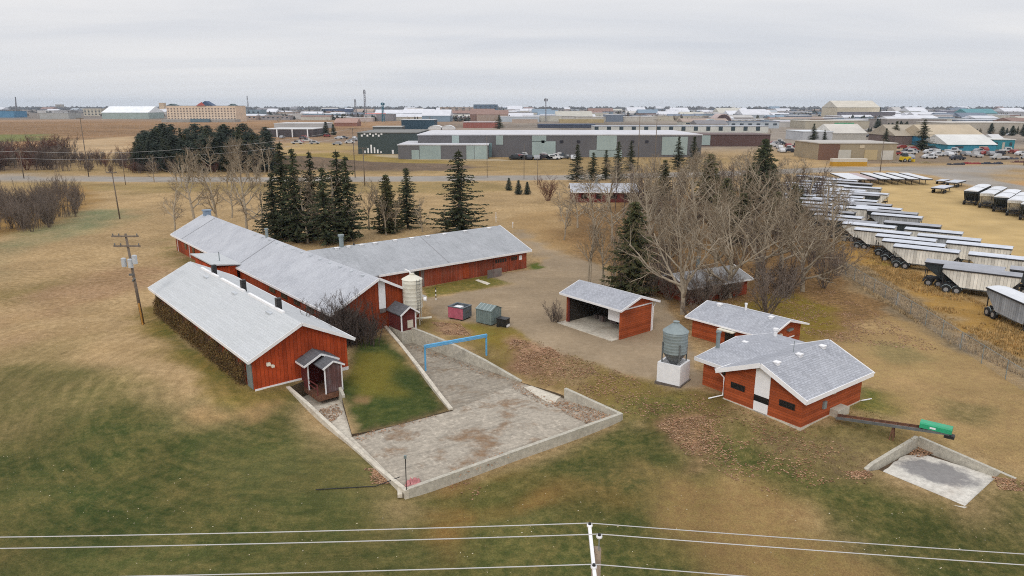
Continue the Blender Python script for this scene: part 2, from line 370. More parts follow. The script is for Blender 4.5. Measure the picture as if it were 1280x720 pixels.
# beyond the farmstead: rust coloured fields to the left, grey brown town ground
far = sstep(330, 480, yy+60*(fbm(V2, 90, 5)-.5))[:, None]
leftness = sstep(60, -160, V2[:, 0])[:, None]
FIELD = D((.215,.125,.065)); TOWN = D((.165,.15,.14))
band = np.clip((fbm(V2*D([.16, 1.]), 60, 9)[:, None]-.5)*2.2+.5, 0, 1.1)
C1 = C1*(1-far)+far*((FIELD*(.55+.9*band))*leftness+TOWN*(1-leftness)); C2 = C2*(1-far)+far*(D((.30,.20,.12))*leftness+D((.27,.23,.18))*(1-leftness))
vf = sstep(1000, 1400, yy)[:, None]; tp = np.clip((fbm(V2*D([1., .5]), 70, 91)[:, None]-.5)*5+.5, 0, 1); tw = sstep(-200, -60, V2[:, 0])[:, None]*sstep(345, 420, yy)[:, None]
C1 = C1*(1-tw)+tw*(D((.085,.075,.07))*(1-tp)+D((.24,.21,.185))*tp)
C1 = C1*(1-vf)+vf*TOWN*.8; C2 = C2*(1-vf)+vf*D((.22,.18,.14))
P_ = pxpoly
paint(P_([(-700,212),(-300,200),(0,190),(330,190),(420,200),(640,198),(900,198),(900,215),(640,217),(330,218),(0,217),(-700,221)]), (.20,.145,.075), (.29,.205,.10), 6, .9, 1, 11, 18)
paint(P_([(-300,198),(-300,188),(0,186),(70,186),(85,205),(60,214),(-300,218)]), (.13,.095,.065), (.19,.13,.085), 5, .9, 1, 12, 18)
paint(P_([(85,176),(175,169),(172,181),(150,193),(86,200)]), (.34,.245,.15), (.39,.29,.18), 5, 1, .6, 13)
paint(P_([(-60,168),(62,168),(55,176),(-60,179)]), (.11,.14,.05), (.17,.15,.06), 8, .9, .5, 14)
paint(P_([(355,179),(430,178),(455,183),(450,189),(360,188)]), (.32,.23,.10), (.26,.19,.09), 5, .9, .5, 15)
paint(P_([(285,212),(330,195),(395,190),(455,193),(560,199),(560,204),(440,206),(330,214)]), (.19,.155,.055), (.30,.20,.07), 4, .9, .8, 16)
paint(P_([(345,207),(430,203),(560,205),(610,209),(560,214),(340,215)]), (.085,.065,.055), (.14,.10,.075), 3, .85, .8, 17)
paint(P_([(450,193),(520,194),(620,199),(640,201),(520,200)]), (.42,.36,.27), (.34,.29,.21), 2, .8, .5, 18)
paint(P_([(0,228),(120,229),(330,229),(620,228),(640,238),(400,243),(160,240),(60,236)]), (.20,.155,.075), (.27,.19,.09), 5, .85, 1., 19, 14)
paint(P_([(-20,262),(70,232),(125,230),(98,262),(60,282),(0,296),(-60,310)]), (.27,.165,.065), (.19,.125,.06), 4, 1, .8, 20)
paint(P_([(-40,330),(0,316),(60,292),(105,272),(120,262),(150,262),(128,285),(95,300),(20,322),(-40,345)]), (.135,.150,.080), (.21,.185,.11), 5, .95, .9, 21)
paint(P_([(-40,365),(60,348),(120,352),(60,368),(-40,380)]), (.17,.13,.055), (.25,.18,.095), 5, .8, 1., 22)
paint(P_([(0,395),(60,370),(150,335),(215,330),(190,350),(120,385),(40,420)]), (.235,.145,.085), (.30,.20,.13), 4, .7, 1.2, 76, 7)
# the mown lawn in front
paint(P_([(-300,470),(0,455),(60,452),(120,462),(190,500),(230,530),(280,540),(330,500),(365,487),(440,556),(515,622),(640,580),(780,525),(860,515),(890,580),(960,640),(1080,700),(1280,640),(1600,640),(1600,900),(-400,900)], True), *GREEN, 2.6, .95, .8, 23, 7)
paint(P_([(-200,480),(60,430),(120,420),(170,480),(120,520),(-200,560)], True), (.155,.125,.055), (.22,.165,.085), 3, .6, 1, 24)
for k, (a, b_) in enumerate([((60,500),(330,640)), ((250,560),(520,650)), ((20,600),(300,690)), ((640,620),(860,700))]):
    (x0, y0), (x1, y1) = a, b_
    paint(P_([(x0,y0),(x1,y0+10),(x1,y1),(x0,y1-10)], True), DEEP[0] if k % 2 == 0 else (.10,.095,.04), GREEN[1], 2.5, .55, 1.3, 25+k, 6)
paint(P_([(165,395),(192,385),(240,430),(310,487),(335,492),(300,512),(240,470),(190,430)], True), (.13,.105,.030), (.19,.13,.045), 1.6, .85, .9, 31)
paint(P_([(200,400),(225,425),(262,455),(296,485),(312,490),(300,496),(262,470),(205,418)], True), (.075,.085,.022), (.15,.105,.03), .8, .8, .8, 32)
paint(P_([(245,520),(330,495),(350,505),(310,525),(270,535)], True), (.30,.19,.10), (.25,.16,.08), 1.2, .7, 1., 33)
# between the two left barns
paint(P_([(437,461),(412,478),(430,505),(445,545),(566,512),(482,418),(440,428)], True), *DEEP, .6, 1., .6, 34)
paint(P_([(450,440),(487,437),(498,462),(500,490),(470,488),(445,480)], True), (.165,.135,.034), (.12,.11,.03), 1.0, .85, 1., 35)
paint(P_([(440,497),(458,497),(462,503),(445,505)], True), (.30,.18,.10), (.2,.13,.07), .4, .8, .6, 36)
paint(P_([(450,538),(560,508),(566,514),(450,547)], True), (.10,.065,.04), (.2,.13,.08), .6, .9, .8, 37)
paint(P_([(345,308),(420,330),(475,352),(420,398),(300,330)], True), (.10,.085,.03), (.16,.12,.05), 1., .7, .6, 38)
paint(P_([(200,300),(245,330),(270,345),(235,335),(215,318)], True), (.10,.10,.03), (.17,.13,.05), 1., .8, .6, 38)
# beside the ramp and in front of the drive
paint(P_([(505,404),(545,400),(640,409),(680,430),(770,462),(845,484),(900,500),(880,560),(790,520),(712,487),(655,476),(560,425)], True), (.175,.125,.055), (.135,.105,.036), 1.2, 1., 1., 39, 3)
paint(P_([(545,405),(625,402),(660,418),(640,440),(590,425)], True), (.185,.135,.035), (.12,.11,.03), .8, .8, 1., 40, 3)
paint(P_([(640,424),(675,428),(698,440),(705,458),(690,474),(655,472),(632,446)], True), (.20,.12,.075), (.28,.175,.125), .9, .8, 1.1, 41, 2.5)
paint(P_([(538,402),(575,405),(585,420),(555,418)], True), (.25,.15,.11), (.30,.19,.13), .6, .7, 1., 42, 2)
paint(P_([(690,440),(760,460),(720,485),(700,475)], True), (.21,.15,.085), (.26,.18,.11), 1., .8, .9, 43, 2.5)
paint(P_([(740,480),(820,490),(870,500),(830,545),(780,520)], True), (.095,.10,.034), (.16,.125,.045), 1.2, .75, 1.1, 44, 3)
paint(P_([(820,530),(880,520),(900,560),(870,580)], True), (.20,.125,.075), (.30,.18,.12), .9, .7, 1.1, 45, 2)
paint(P_([(900,502),(1000,540),(1078,504),(1110,520),(1145,550),(1085,592),(1098,598),(1206,640),(1270,605),(1300,640),(1100,660),(960,620),(880,560)], True), (.095,.088,.032), (.15,.115,.05), 1.5, .85, 1.1, 46, 4)
paint(P_([(960,548),(1040,545),(1110,560),(1080,585),(1000,580)], True), (.15,.10,.065), (.095,.085,.035), 1.2, .6, 1.2, 47, 3)
paint(P_([(1060,510),(1082,488),(1125,492),(1150,512),(1120,522)], True), (.080,.105,.022), (.14,.12,.03), .8, .85, .8, 48)
paint(P_([(770,565),(840,575),(930,625),(1060,700),(1120,760),(900,760),(830,680),(800,610)], True), (.27,.175,.085), (.19,.14,.06), 2.2, .85, 1., 49, 5)
paint(P_([(540,625),(620,590),(700,585),(780,600),(800,640),(720,640),(690,625),(640,640),(560,660)], True), (.22,.115,.045), (.165,.115,.045), 1.6, .7, 1.2, 50, 4)
paint(P_([(700,590),(800,580),(830,620),(800,640),(740,620)], True), (.075,.085,.032), (.17,.12,.05), 1.6, .7, 1., 51, 4)
paint(P_([(530,680),(650,660),(640,700),(560,720)], True), (.19,.115,.05), (.12,.10,.038), 1.5, .5, 1.2, 52, 3)
paint(P_([(890,548),(1000,572),(1090,600),(1206,645),(1290,640),(1330,760),(1150,720),(1060,668),(960,612),(880,575)], True), *GREEN, 1.5, .9, .9, 77, 5)
paint(P_([(520,628),(650,585),(780,527),(815,545),(790,575),(690,605),(600,640)], True), *GREEN, 1.0, .85, .9, 78, 4)
paint(P_([(620,640),(700,625),(800,645),(840,690),(880,740),(560,740),(560,660)], True), *GREEN, 1.4, .9, 1., 79, 5)
# under the bare trees, and the slope to the fence
paint(P_([(700,268),(800,245),(960,240),(1060,300),(1150,400),(1100,440),(1000,420),(860,400),(780,350),(690,320)], True), *LITTER, 3, .9, 1., 53, 7)
paint(P_([(905,395),(985,360),(1040,380),(1060,410),(1010,425),(940,405)], True), (.17,.12,.028), (.13,.115,.022), 1.6, .8, 1.1, 54, 4)
paint(P_([(1010,430),(1060,420),(1130,400),(1290,490),(1400,560),(1280,590),(1150,548),(1085,500)], True), (.30,.205,.105), (.22,.16,.07), 2, .8, 1., 55, 4)
paint(P_([(1080,430),(1120,428),(1160,448),(1120,450)], True), (.16,.14,.065), (.2,.155,.08), 1, .7, 1., 56, 3)
paint(P_([(1190,500),(1240,510),(1220,530),(1180,520)], True), (.13,.115,.05), (.2,.15,.08), 1, .7, 1., 57, 3)
paint(P_([(1035,330),(1085,325),(1180,395),(1300,460),(1300,488),(1180,430),(1080,365)], True), (.16,.125,.08), (.22,.17,.11), 1.2, .95, .9, 58, 3)
paint(P_([(1050,290),(1100,300),(1190,360),(1240,385),(1330,420),(1330,470),(1200,410),(1090,340),(1045,310)], True), *GOLD, 2, .95, 1., 59, 4)
paint(P_([(1080,305),(1110,315),(1125,335),(1095,335)], True), (.15,.13,.03), (.25,.165,.05), 1.2, .8, 1., 60, 3)
# lawn patches along the drive
paint(P_([(530,360),(560,352),(640,340),(643,354),(531,373)], True), (.125,.115,.034), (.19,.14,.05), .5, 1., .7, 61, 2)
paint(P_([(658,331),(672,328),(684,334),(676,338),(660,337)], True), (.065,.10,.022), (.11,.11,.03), .5, 1., .5, 62, 2)
paint(P_([(630,272),(700,262),(720,320),(690,312),(652,288)], True), (.29,.195,.10), (.24,.155,.075), 2, .7, 1., 63, 4)
# gravel, yard and road
paint(DRIVE, (.25,.195,.135), (.275,.218,.155), .4, .97, .9, 70, 2)
paint(P_([(650,345),(700,335),(705,360),(640,385),(590,380)], True), (.235,.18,.12), (.27,.21,.145), 2, .5, 1., 71, 4)
paint(YARD, (.42,.31,.16), (.36,.26,.13), 2., 1., .8, 72, 6)
paint(P_([(1240,229),(1290,226),(1500,230),(1500,244),(1290,238)]), (.36,.22,.11), (.30,.19,.09), 2, 1, .6, 73)
paint(ROAD, (.245,.225,.20), (.28,.255,.225), 1.2, 1., .3, 74, 6)
paint(P_([(1040,198),(1120,190),(1280,186),(1600,186),(1600,200),(1280,202),(1130,205),(1050,205)]), (.165,.13,.10), (.125,.10,.08), 4, .8, 1., 75, 14)
big = fbm(V2, 5.5, 80)[:, None]; med = fbm(V2, 1.7, 84)[:, None]
mod = 1.14*(.80+.40*big)*(.86+.28*med); C1 *= mod; C2 *= mod
for _a in (C1, C2):
    _l = _a.mean(1, keepdims=True); _a[:] = np.clip(_l+(_a-_l)*1.12, .006, .8)
cen = V2[TRI].mean(1)
cls = np.zeros(len(TRI), int)
cls[inside(cen, DRIVE)] = 1; cls[inside(cen, YARD)] = 2; cls[inside(cen, ROAD)] = 3
cls[inside(cen, PIT)] = -1; cls[inside(cen, PIT2)] = -1
GM = ground_mat('ground_cover'); GV = ground_mat('gravel_cover', .4, False)
for k, nm, mm in ((0,'ground',GM), (1,'driveway',GV), (2,'trailer_yard',GV), (3,'road',GV)):
    tr = TRI[cls == k]; used, inv = np.unique(tr, return_inverse=True); inv = inv.reshape(tr.shape)
    me = bpy.data.meshes.new(nm); me.from_pydata(np.column_stack([V2[used], VZ[used]]).tolist(), [], inv.tolist())
    for an, arr in (('col', C1), ('col2', C2)):
        at = me.attributes.new(an, 'FLOAT_COLOR', 'POINT'); at.data.foreach_set('color', np.column_stack([arr[used], np.ones(len(used))]).astype(np.float32).ravel())
    me.materials.append(mm); me.polygons.foreach_set('use_smooth', [True]*len(me.polygons)); me.update()
    o = bpy.data.objects.new(nm, me); COL.objects.link(o); o['kind'] = 'structure'
# ------------------------------------------------------------------ sunk concrete yard and its walls
def sheet(name, pts, mm, kind='structure'):
    b = MB(); b.v = [tuple(p) for p in pts]; b.f = [tuple(range(len(pts)))]
    o = b.build(name, mm); o['kind'] = kind; return o
def lift(P, z): return (P[0], P[1], z)
sheet('concrete_yard', [lift(p, ZP) for p in (K9, K8, K5, K4, K3, K2)], CONC_PAD)
sheet('ramp_floor', [lift(p, ZP-.004) for p in (K8, K7, K6, K5)], CONC_RAMP)
sheet('walkway', [lift(p, ZP-.008) for p in (K0, K2, K9, K10, K11)], CONC_PALE)
def slab(name, px, z, mm):
    pts = rough(np.array([G(*p, z)[:2] for p in px]), .5, .05, 5); b = MB(); b.prism([tuple(p) for p in pts], z-.2, z, 'z'); o = b.build(name, mm); o['kind'] = 'structure'; return o
slab('walkway_slab', [(405,518),(424,515),(440,523),(452,533),(458,540),(440,545),(432,552),(412,532)], ZP+.02, CONC_PALE)
slab('walkway_slab', [(391,507),(402,504),(411,507),(406,512),(396,514)], ZP+.02, CONC_PALE)
slab('broken_slab', [(655,484),(668,481),(702,495),(694,503),(684,502),(672,495)], ZP+.06, CONC_PALE)
def wall_run(name, pts, thick, zb, mm, label, out=1, cat='wall'):
    # pts: (x, y, ztop) along the wall; thickness is laid to one side
    b = MB(); p = [Vector(q) for q in pts]
    for i in range(len(p)-1):
        d = (p[i+1]-p[i]); d.z = 0; n = Vector((-d.y, d.x, 0)).normalized()*thick*out
        a, c = p[i], p[i+1]
        b.hexa([(a.x,a.y,zb),(c.x,c.y,zb),(c.x+n.x,c.y+n.y,zb),(a.x+n.x,a.y+n.y,zb),tuple(a),tuple(c),(c.x+n.x,c.y+n.y,c.z),(a.x+n.x,a.y+n.y,a.z)])
    o = b.build(name, mm); tag(o, label, cat); return o
def lerp(a, b, t): return tuple(a[i]+(b[i]-a[i])*t for i in range(len(a)))
def top_run(A, B, zs):  # zs: list of (t, ztop)
    return [(*lerp(A[:2], B[:2], t), z) for t, z in zs]
wall_run('retaining_wall', top_run(K6, K5, [(-.0,.22),(.25,.12),(.5,-.12),(.72,-.55),(.9,-1.05),(1,-1.33)]), .3, -1.9, CONC_WALL, 'tall tapering concrete retaining wall right of the ramp under the blue frame')
wall_run('retaining_wall', top_run(K7, K8, [(0,.12),(.3,-.12),(.6,-.5),(.85,-.95),(1,-1.15)]), .32, -1.9, CONC_PALE, 'low sloping concrete kerb wall between ramp and small lawn', out=-1)
wall_run('retaining_wall', top_run(K2, K3, [(0,-1.2),(.5,-1.08),(1,-.98)]), .3, -3., CONC_WALL, 'long low concrete wall along the front edge of the concrete yard', out=1)
wall_run('retaining_wall', top_run(K3, K4, [(0,-.985),(1,-.52)]), .28, -2.4, CONC_WALL, 'short concrete wall with leaves behind it at right end of the concrete yard', out=-1)
wall_run('retaining_wall', top_run(K0, K2, [(0,.02),(.2,-.2),(.5,-.72),(.8,-1.12),(1,-1.21)]), .28, -2.6, CONC_PALE, 'long narrow concrete kerb wall running down from the wooden porch', out=-1)
wall_run('retaining_wall', top_run(K11, K10, [(0,.05),(.6,.0),(1,-.6)]), .25, -1.9, CONC_WALL, 'short stub wing wall beside the wooden porch', out=1)
def skirt(name, runs, zb, mm):
    b = MB()
    for A_, B_ in runs:
        n = max(2, int(math.hypot(B_[0]-A_[0], B_[1]-A_[1])/.4)); q = np.array([[A_[0]+(B_[0]-A_[0])*k/n, A_[1]+(B_[1]-A_[1])*k/n] for k in range(n+1)]); z = TZ(q)
        for k in range(n): b.add([(*q[k], zb), (*q[k+1], zb), (*q[k+1], z[k+1]+.01), (*q[k], z[k]+.01)], [(0,1,2,3)])
    o = b.build(name, mm); o['kind'] = 'structure'
SOIL = plain('damp_edge_soil', (.085,.06,.035), .95, .4, 2, 0, (.05,.045,.02), .5)
skirt('earth_bank', [(K4,K5),(K6,K7),(K8,K9),(K9,K10),(K11,K0)], ZP-.05, SOIL); skirt('earth_bank', [(PIT2[k], PIT2[k+1]) for k in range(1, 5)], NZ-.1, SOIL)
sheet('yard_soil', [(*p, ZP-.03) for p in PIT], SOIL)
# second pad by the conveyor
STAINED = concrete('pale_worn_pad', (.60,.57,.51), (.25,.16,.09), .25, False)
_t = STAINED.node_tree; _b = _t.nodes['Principled BSDF']; _src = _b.inputs['Base Color'].links[0].from_socket; _q = G(1172, 592, NZ)
_x, _y, _z = sep(_t, objco(_t)); _dx = mth(_t, 'SUBTRACT', _x, _q[0]); _dy = mth(_t, 'SUBTRACT', _y, _q[1]); _ca, _sa = math.cos(-.62), math.sin(-.62)
_u = mth(_t, 'MULTIPLY', mth(_t, 'ADD', mth(_t, 'MULTIPLY', _dx, _ca), mth(_t, 'MULTIPLY', _dy, _sa)), .42); _v = mth(_t, 'MULTIPLY', mth(_t, 'SUBTRACT', mth(_t, 'MULTIPLY', _dy, _ca), mth(_t, 'MULTIPLY', _dx, _sa)), .62)
_d = mth(_t, 'SQRT', mth(_t, 'ADD', mth(_t, 'MULTIPLY', _u, _u), mth(_t, 'MULTIPLY', _v, _v)))
_d = mth(_t, 'ADD', _d, mth(_t, 'MULTIPLY', mth(_t, 'SUBTRACT', noise(_t, objco(_t), 1.2, 8, .7), .5), 1.3))
L(_t, mixc(_t, mrange(_t, _d, .75, 1.1, .75, 0), _src, (.13,.125,.135)), _b.inputs['Base Color'])
slab('small_concrete_pad', [(1098,594),(1125,572),(1150,566),(1252,598),(1206,635),(1180,628),(1150,612)], NZ+.06, STAINED)
sheet('pad_soil', [(*p, NZ-.05) for p in PIT2], plain('dark_damp_soil', (.09,.06,.035), .95, .4, 2, 0, (.18,.10,.05), .7))
wall_run('retaining_wall', top_run(N3, N0, [(0,-.72),(.12,-.55),(1,-.25)]), .25, -2., CONC_WALL, 'low concrete wall on left side of the small pad below the conveyor', out=1)
wall_run('retaining_wall', top_run(N0, N1, [(0,-.26),(.5,-.45),(1,-.66)]), .25, -2., CONC_WALL, 'low concrete wall on the uphill side of the small dark stained pad', out=1)
# ------------------------------------------------------------------ farm buildings (local frame: +x along the ridge, +y to the left)
def gable_roof(b, x0, x1, hw, ze, zr, t=.16, y0=0):
    b.prism([(y0-hw, ze), (y0, zr), (y0+hw, ze), (y0+hw, ze-t), (y0, zr-t), (y0-hw, ze-t)], x0, x1); return b
def gable_wall(b, x0, x1, hw, h, zr, y0=0, drop=.2, zb=-.25):
    b.prism([(y0-hw, zb), (y0-hw, h-drop), (y0, zr-drop), (y0+hw, h-drop), (y0+hw, zb)], x0, x1); return b
def fascia(x0, x1, hw, ze, zr, b=None, w=.06, hh=.26, ends=(1, 1), sides=(1, 1)):
    b = b or MB(); g = .02
    for s in (-1, 1):
        if sides[0 if s < 0 else 1]: b.box(x0-g, x1+g, *sorted((s*(hw+.003), s*(hw+w))), ze-hh+.03, ze+.03)
    for x, k in ((x0-w/2-.003, 0), (x1+w/2+.003, 1)):
        if ends[k]:
            for s in (-1, 1): b.beam((x, s*(hw+w), ze-hh/2+.02), (x, s*.0, zr-hh/2+.035), w, hh)
    return b
def pxl(root, px, py, z):  # a surveyed point in the local frame of a thing
    P = Vector(G(px, py, z)); return root.matrix_basis.inverted() @ P
def setm(root): root.matrix_basis = Matrix.Translation(root.location) @ Matrix.Rotation(root.rotation_euler.z, 4, 'Z')
def vent(parent, x, y, z, s=.35, mm=None, h=.22, name='roof_vent'):
    b = MB(); b.box(x-s/2, x+s/2, y-s/2, y+s/2, z-.15, z+h*.6); b.box(x-s*.65, x+s*.65, y-s*.65, y+s*.65, z+h*.6, z+h); return b.build(name, mm or WHITE, parent)
def pipe(parent, x, y, z0, z1, r, mm, name='chimney', cap=True):
    b = MB(); b.tube([(x,y,z0),(x,y,z1)], r, 14)
    if cap: b.tube([(x,y,z1-.02),(x,y,z1+.12)], r*1.3, 14)
    return b.build(name, mm, parent)
# --- barn A : front left
A = thing('barn', (-17.381, 55.006, 0), 2.266, 'bright red barn with plain pale roof, three black roof pipes and vine covered side', 'barn'); setm(A)
LA, WA, hA, rA = 29.218, 8.113, 2.968, 2.023; HA = WA/2; sA = rA/HA; zrA = hA+rA
gable_wall(MB(), 0, LA, HA, hA, zrA).build('wall', RED_A, A)
rfA = gable_roof(MB(), -.5, LA+.5, HA+.5, hA-.5*sA, zrA).build('roof', ROOF_A, A)
fascia(-.5, LA+.5, HA+.5, hA-.5*sA, zrA).build('fascia', WHITE, A)
MB().box(-.06, -.0, -HA-.02, HA+.02, -.3, .12).build('foundation_trim', WHITE, A)
b = MB()
for x0, x1 in ((3.2,11.3),(12.5,19),(20,25.5)): b.box(x0, x1, -.12, .12, zrA-.06, zrA+.13)
b.build('ridge_cap', WHITE, A)
for i, (px, py) in enumerate(((347,388),(303,364),(267,344))):
    p = pxl(A, px, py, zrA-.2); c = MB(); c.box(p.x-.22, p.x+.22, -.5, -.06, zrA-.5, zrA+.9); ch = c.build('chimney', BLACK, A)
    MB().box(p.x-.5, p.x+.5, .05, .75, zrA-.33, zrA-.2).build('flashing', BRIGHT, ch)
lamp = MB(); lamp.box(-.3, -.06, 2.75, 3.05, 1.9, 2.15); lamp.box(-.45, -.1, 2.5, 2.72, 1.75, 1.92); lamp.build('wall_lamp', CREAM, A)
MB().box(.3, 1.5, HA+.005, HA+.06, 0, 2.15).build('door', GALV, A)
# porch over the sunk door
PX = MB()
yc = -.9
por = A
fl = MB(); fl.box(-3.1, -.07, yc-1.15, yc+1.1, -1.0, -.55); fl.build('porch_floor', RUST, A)
w = MB(); w.box(-3.0, -1.3, yc-1.05, yc-.97, -.5, 1.75); w.box(-3.02, -2.95, yc-1.05, yc+.35, -.5, 1.75); w.prism([(yc-1.05, 1.75), (yc-.35, 2.12), (yc+.35, 1.75)], -3.02, -2.95)
w.build('porch_wall', siding('porch_boards', (.13,.065,.06), True, .16, (.24,.24,.26), .8), A)
w = MB(); w.box(-1.3, -.12, yc+1.0, yc+1.06, -.5, 1.75); w.box(-2.9, -.1, yc-.93, yc-.87, -.5, 1.8); w.box(-.14, -.07, yc-1.1, yc+1.1, -.55, 2.1); w.build('porch_inner_wall', DARK_RED, A)
w = MB(); gable_roof(w, -1.75, -.07, 1.55, 1.75, 2.5, .12, yc); rf = w.build('porch_roof', ROOF_DK, A)
w = MB(); gable_roof(w, -3.2, -1.5, .95, 1.72, 2.22, .1, yc-.35); w.build('porch_roof', ROOF_DK, A)
w = MB()
for s in (-1, 1):
    w.beam((-1.78, yc+s*1.56, 1.66), (-1.78, yc, 2.42), .05, .16); w.beam((-3.23, yc-.35+s*.96, 1.65), (-3.23, yc-.35, 2.15), .05, .13)
for x, y in ((-3.04, yc-1.08), (-3.04, yc+.38), (-1.35, yc+1.05)): w.box(x-.045, x+.045, y-.045, y+.045, -.55, 1.74)
w.box(-1.7, -.1, yc+1.5, yc+1.56, 1.6, 1.76)
w.build('porch_post', WHITE, A)
w = MB(); w.beam((-2.95, yc+1.05, .35), (-1.35, yc+1.05, .35), .05, .08); w.beam((-2.95, yc+1.05, -.05), (-1.35, yc+1.05, -.05), .05, .08); w.box(-2.96, -2.88, yc+1.0, yc+1.08, -.55, .4); w.build('porch_railing', DARK_RED, A)
# --- barn B + wing C : one T-shaped building
B = thing('long_barn', (-13.62, 68.91, 0), 2.257, 'big T-shaped red barn with frosted roof and a white panelled front gable', 'barn'); setm(B)
LB, WB, hB, rB = 55.99, 9.81, 2.803, 2.558; HB = WB/2; sB = rB/HB; zrB = hB+rB
gable_wall(MB(), 0, LB, HB, hB, zrB).build('wall', RED_V, B)
rfB = gable_roof(MB(), -.5, LB+.5, HB+.5, hB-.5*sB, zrB).build('roof', ROOF_B, B)
fascia(-.5, LB+.5, HB+.5, hB-.5*sB, zrB, sides=(0, 1)).build('fascia', WHITE, B)
gp = MB(); gp.prism([(-.1, 2.2), (-.1, zrB-.3), (-.85, zrB-.7), (-.85, 2.2)], -.07, -.003); gp.box(-.07, -.003, -.85, -.1, 2.0, 2.2); gp.build('gable_panel', WHITE, B)
MB().box(-.075, -.004, -.8, -.15, 1.55, 2.0).build('gable_window', GREYWOOD, B)
for k in range(13):
    x = 2.2+k*2.55
    v = MB(); v.box(x-.2, x+.2, .25, .55, zrB-.33, zrB-.1); v.build('roof_vent', BRIGHT, B)
p = pxl(B, 323, 300, zrB-.3); pipe(B, p.x, 0.1, zrB-.4, zrB+1.0, .2, GALV)
p = pxl(B, 256, 269, zrB); c = MB(); c.box(LB-1.2, LB-.2, -.5, .5, zrB-.4, zrB+.55); c.box(LB-1.3, LB-.1, -.6, .6, zrB+.55, zrB+.7); c.build('roof_cupola', plain('blue_grey_metal', (.20,.27,.36), .5, .15), B)
for x0 in (4.5, 8, 11.5, 15): MB().box(x0, x0+1.7, HB+.004, HB+.05, 1.35, 2.05).build('window', DKGLASS, B)
for x0 in (38, 42, 46, 50): MB().box(x0, x0+1.1, HB+.004, HB+.05, 1.0, 1.9).build('window', DKGLASS, B)
for x0 in (36.9, 48.6, 54.9): MB().box(x0, x0+.12, HB+.004, HB+.07, -.1, 2.5).build('wall_trim', WHITE, B)
SEAM = plain('roof_seam_grey', (.27,.275,.29), .9, .15)
for px, py in ((323, 302), (268, 272)):
    x = pxl(B, px, py, zrB).x; MB().beam((x, .1, zrB-.03), (x, HB+.5, hB-.5*sB+.015), .14, .05).build('roof_seam', SEAM, B)
# small annexe on the front gable, standing over the head of the ramp
an = MB(); ay = -1.95; ax0, ax1 = -2.6, -.05
an.box(ax0, ax1, ay-.85, ay+.85, -1.5, .02); an.build('annexe_base', CONC_WALL, B)
an = MB(); gable_wall(an, ax0, ax1, .85, 1.95, 2.5, ay, .1, .03); anw = an.build('annexe_wall', DARK_RED, B)
an = MB(); gable_roof(an, ax0-.35, ax1, 1.1, 1.83, 2.58, .1, ay); an.build('annexe_roof', ROOF_DK, B)
an = MB()
for s in (-1, 1):
    an.beam((ax0-.38, ay+s*1.12, 1.75), (ax0-.38, ay, 2.52), .05, .15); an.box(ax0-.04, ax0+.04, *sorted((ay+s*.75, ay+s*.88)), .0, 1.95)
an.build('annexe_trim', WHITE, B)
MB().box(ax0-.05, ax0-.004, ay-.5, ay+.15, .25, 1.05).build('annexe_hatch', plain('pale_board', (.6,.55,.45), .8, .15), B)
# wing C in B's local frame
thC = .684; cC = Vector((-37.06, 73.307, 0)); LC, WC, hC, rC = 45.01, 13.33, 2.75, 2.398; HC = WC/2; sC = rC/HC; zrC = hC+rC
Cw = bpy.data.objects.new('wing', None)  # frame used only to place the wing's meshes
MCm = Matrix.Translation(cC) @ Matrix.Rotation(thC, 4, 'Z'); REL = B.matrix_basis.inverted() @ MCm
bpy.data.objects.remove(Cw)
def wing(mb, name, mm, parent=None):
    o = mb.build(name, mm, parent or B)
    if parent is None: o.matrix_local = REL
    return o
t0 = 15.6
wing(gable_wall(MB(), t0+4.5, LC, HC, hC, zrC), 'wall', RED_W)
wing(gable_roof(MB(), t0, LC+.5, HC+.5, hC-.5*sC, zrC-.01), 'roof', ROOF_C)
wing(fascia(t0+6.0, LC+.5, HC+.5, hC-.5*sC, zrC, ends=(0, 1)), 'fascia', WHITE)
yF = -HC-.05
def onwall(x0, x1, z0, z1, name, mm, d=.05, g=.004): return wing(MB().box(x0, x1, -HC-d, -HC-g, z0, z1), name, mm)
inv = MCm.inverted()
def cx(px, py, z=1.): return (inv @ Vector(G(px, py, z))).x
xs = LC
def cwx(px):  # where the column px meets the wing's front wall
    n = Vector((math.cos(thC), math.sin(thC))); o2 = Vector((cC.x, cC.y))+Vector((math.sin(thC), -math.cos(thC)))*HC
    a = (px-640)/F
    lo, hi = 0, 60
    for _ in range(40):
        m_ = (lo+hi)/2; q = o2+n*m_; d = depth((q.x, q.y, 1.)); lo, hi = (m_, hi) if q.x/d < a else (lo, m_)
    return lo
g1 = onwall(cwx(617), cwx(634), .05, 2.2, 'garage_door', RED_W); g2 = onwall(cwx(637), cwx(656), .05, 2.2, 'garage_door', RED_W)
for a, c in ((618.5, 633), (638.5, 646)):
    x0, x1 = cwx(a), cwx(c); k = 5 if c == 633 else 3
    for i in range(k): w0 = x0+(x1-x0)*i/k; onwall(w0+.06, w0+(x1-x0)/k-.06, 1.45, 1.95, 'window', DKGLASS, .08, .052)
onwall(cwx(648.5), cwx(652), 1.35, 1.95, 'window', WHITE, .08, .052)
onwall(cwx(513), cwx(524), .1, 2.3, 'door', DKGLASS); onwall(cwx(526), cwx(530), 0.1, 2.5, 'door_panel', GREYWOOD)
onwall(cwx(579), cwx(586), .15, 2.0, 'door', RED_V)
wing(MB().box(cwx(605)-.6, cwx(618), -HC-1.6, -HC-1.52, -.1, 1.1), 'screen_fence', GREYWOOD)
slab('step_slab', [(594,350),(598,349),(613,354),(609,356)], .05, CONC_PALE)
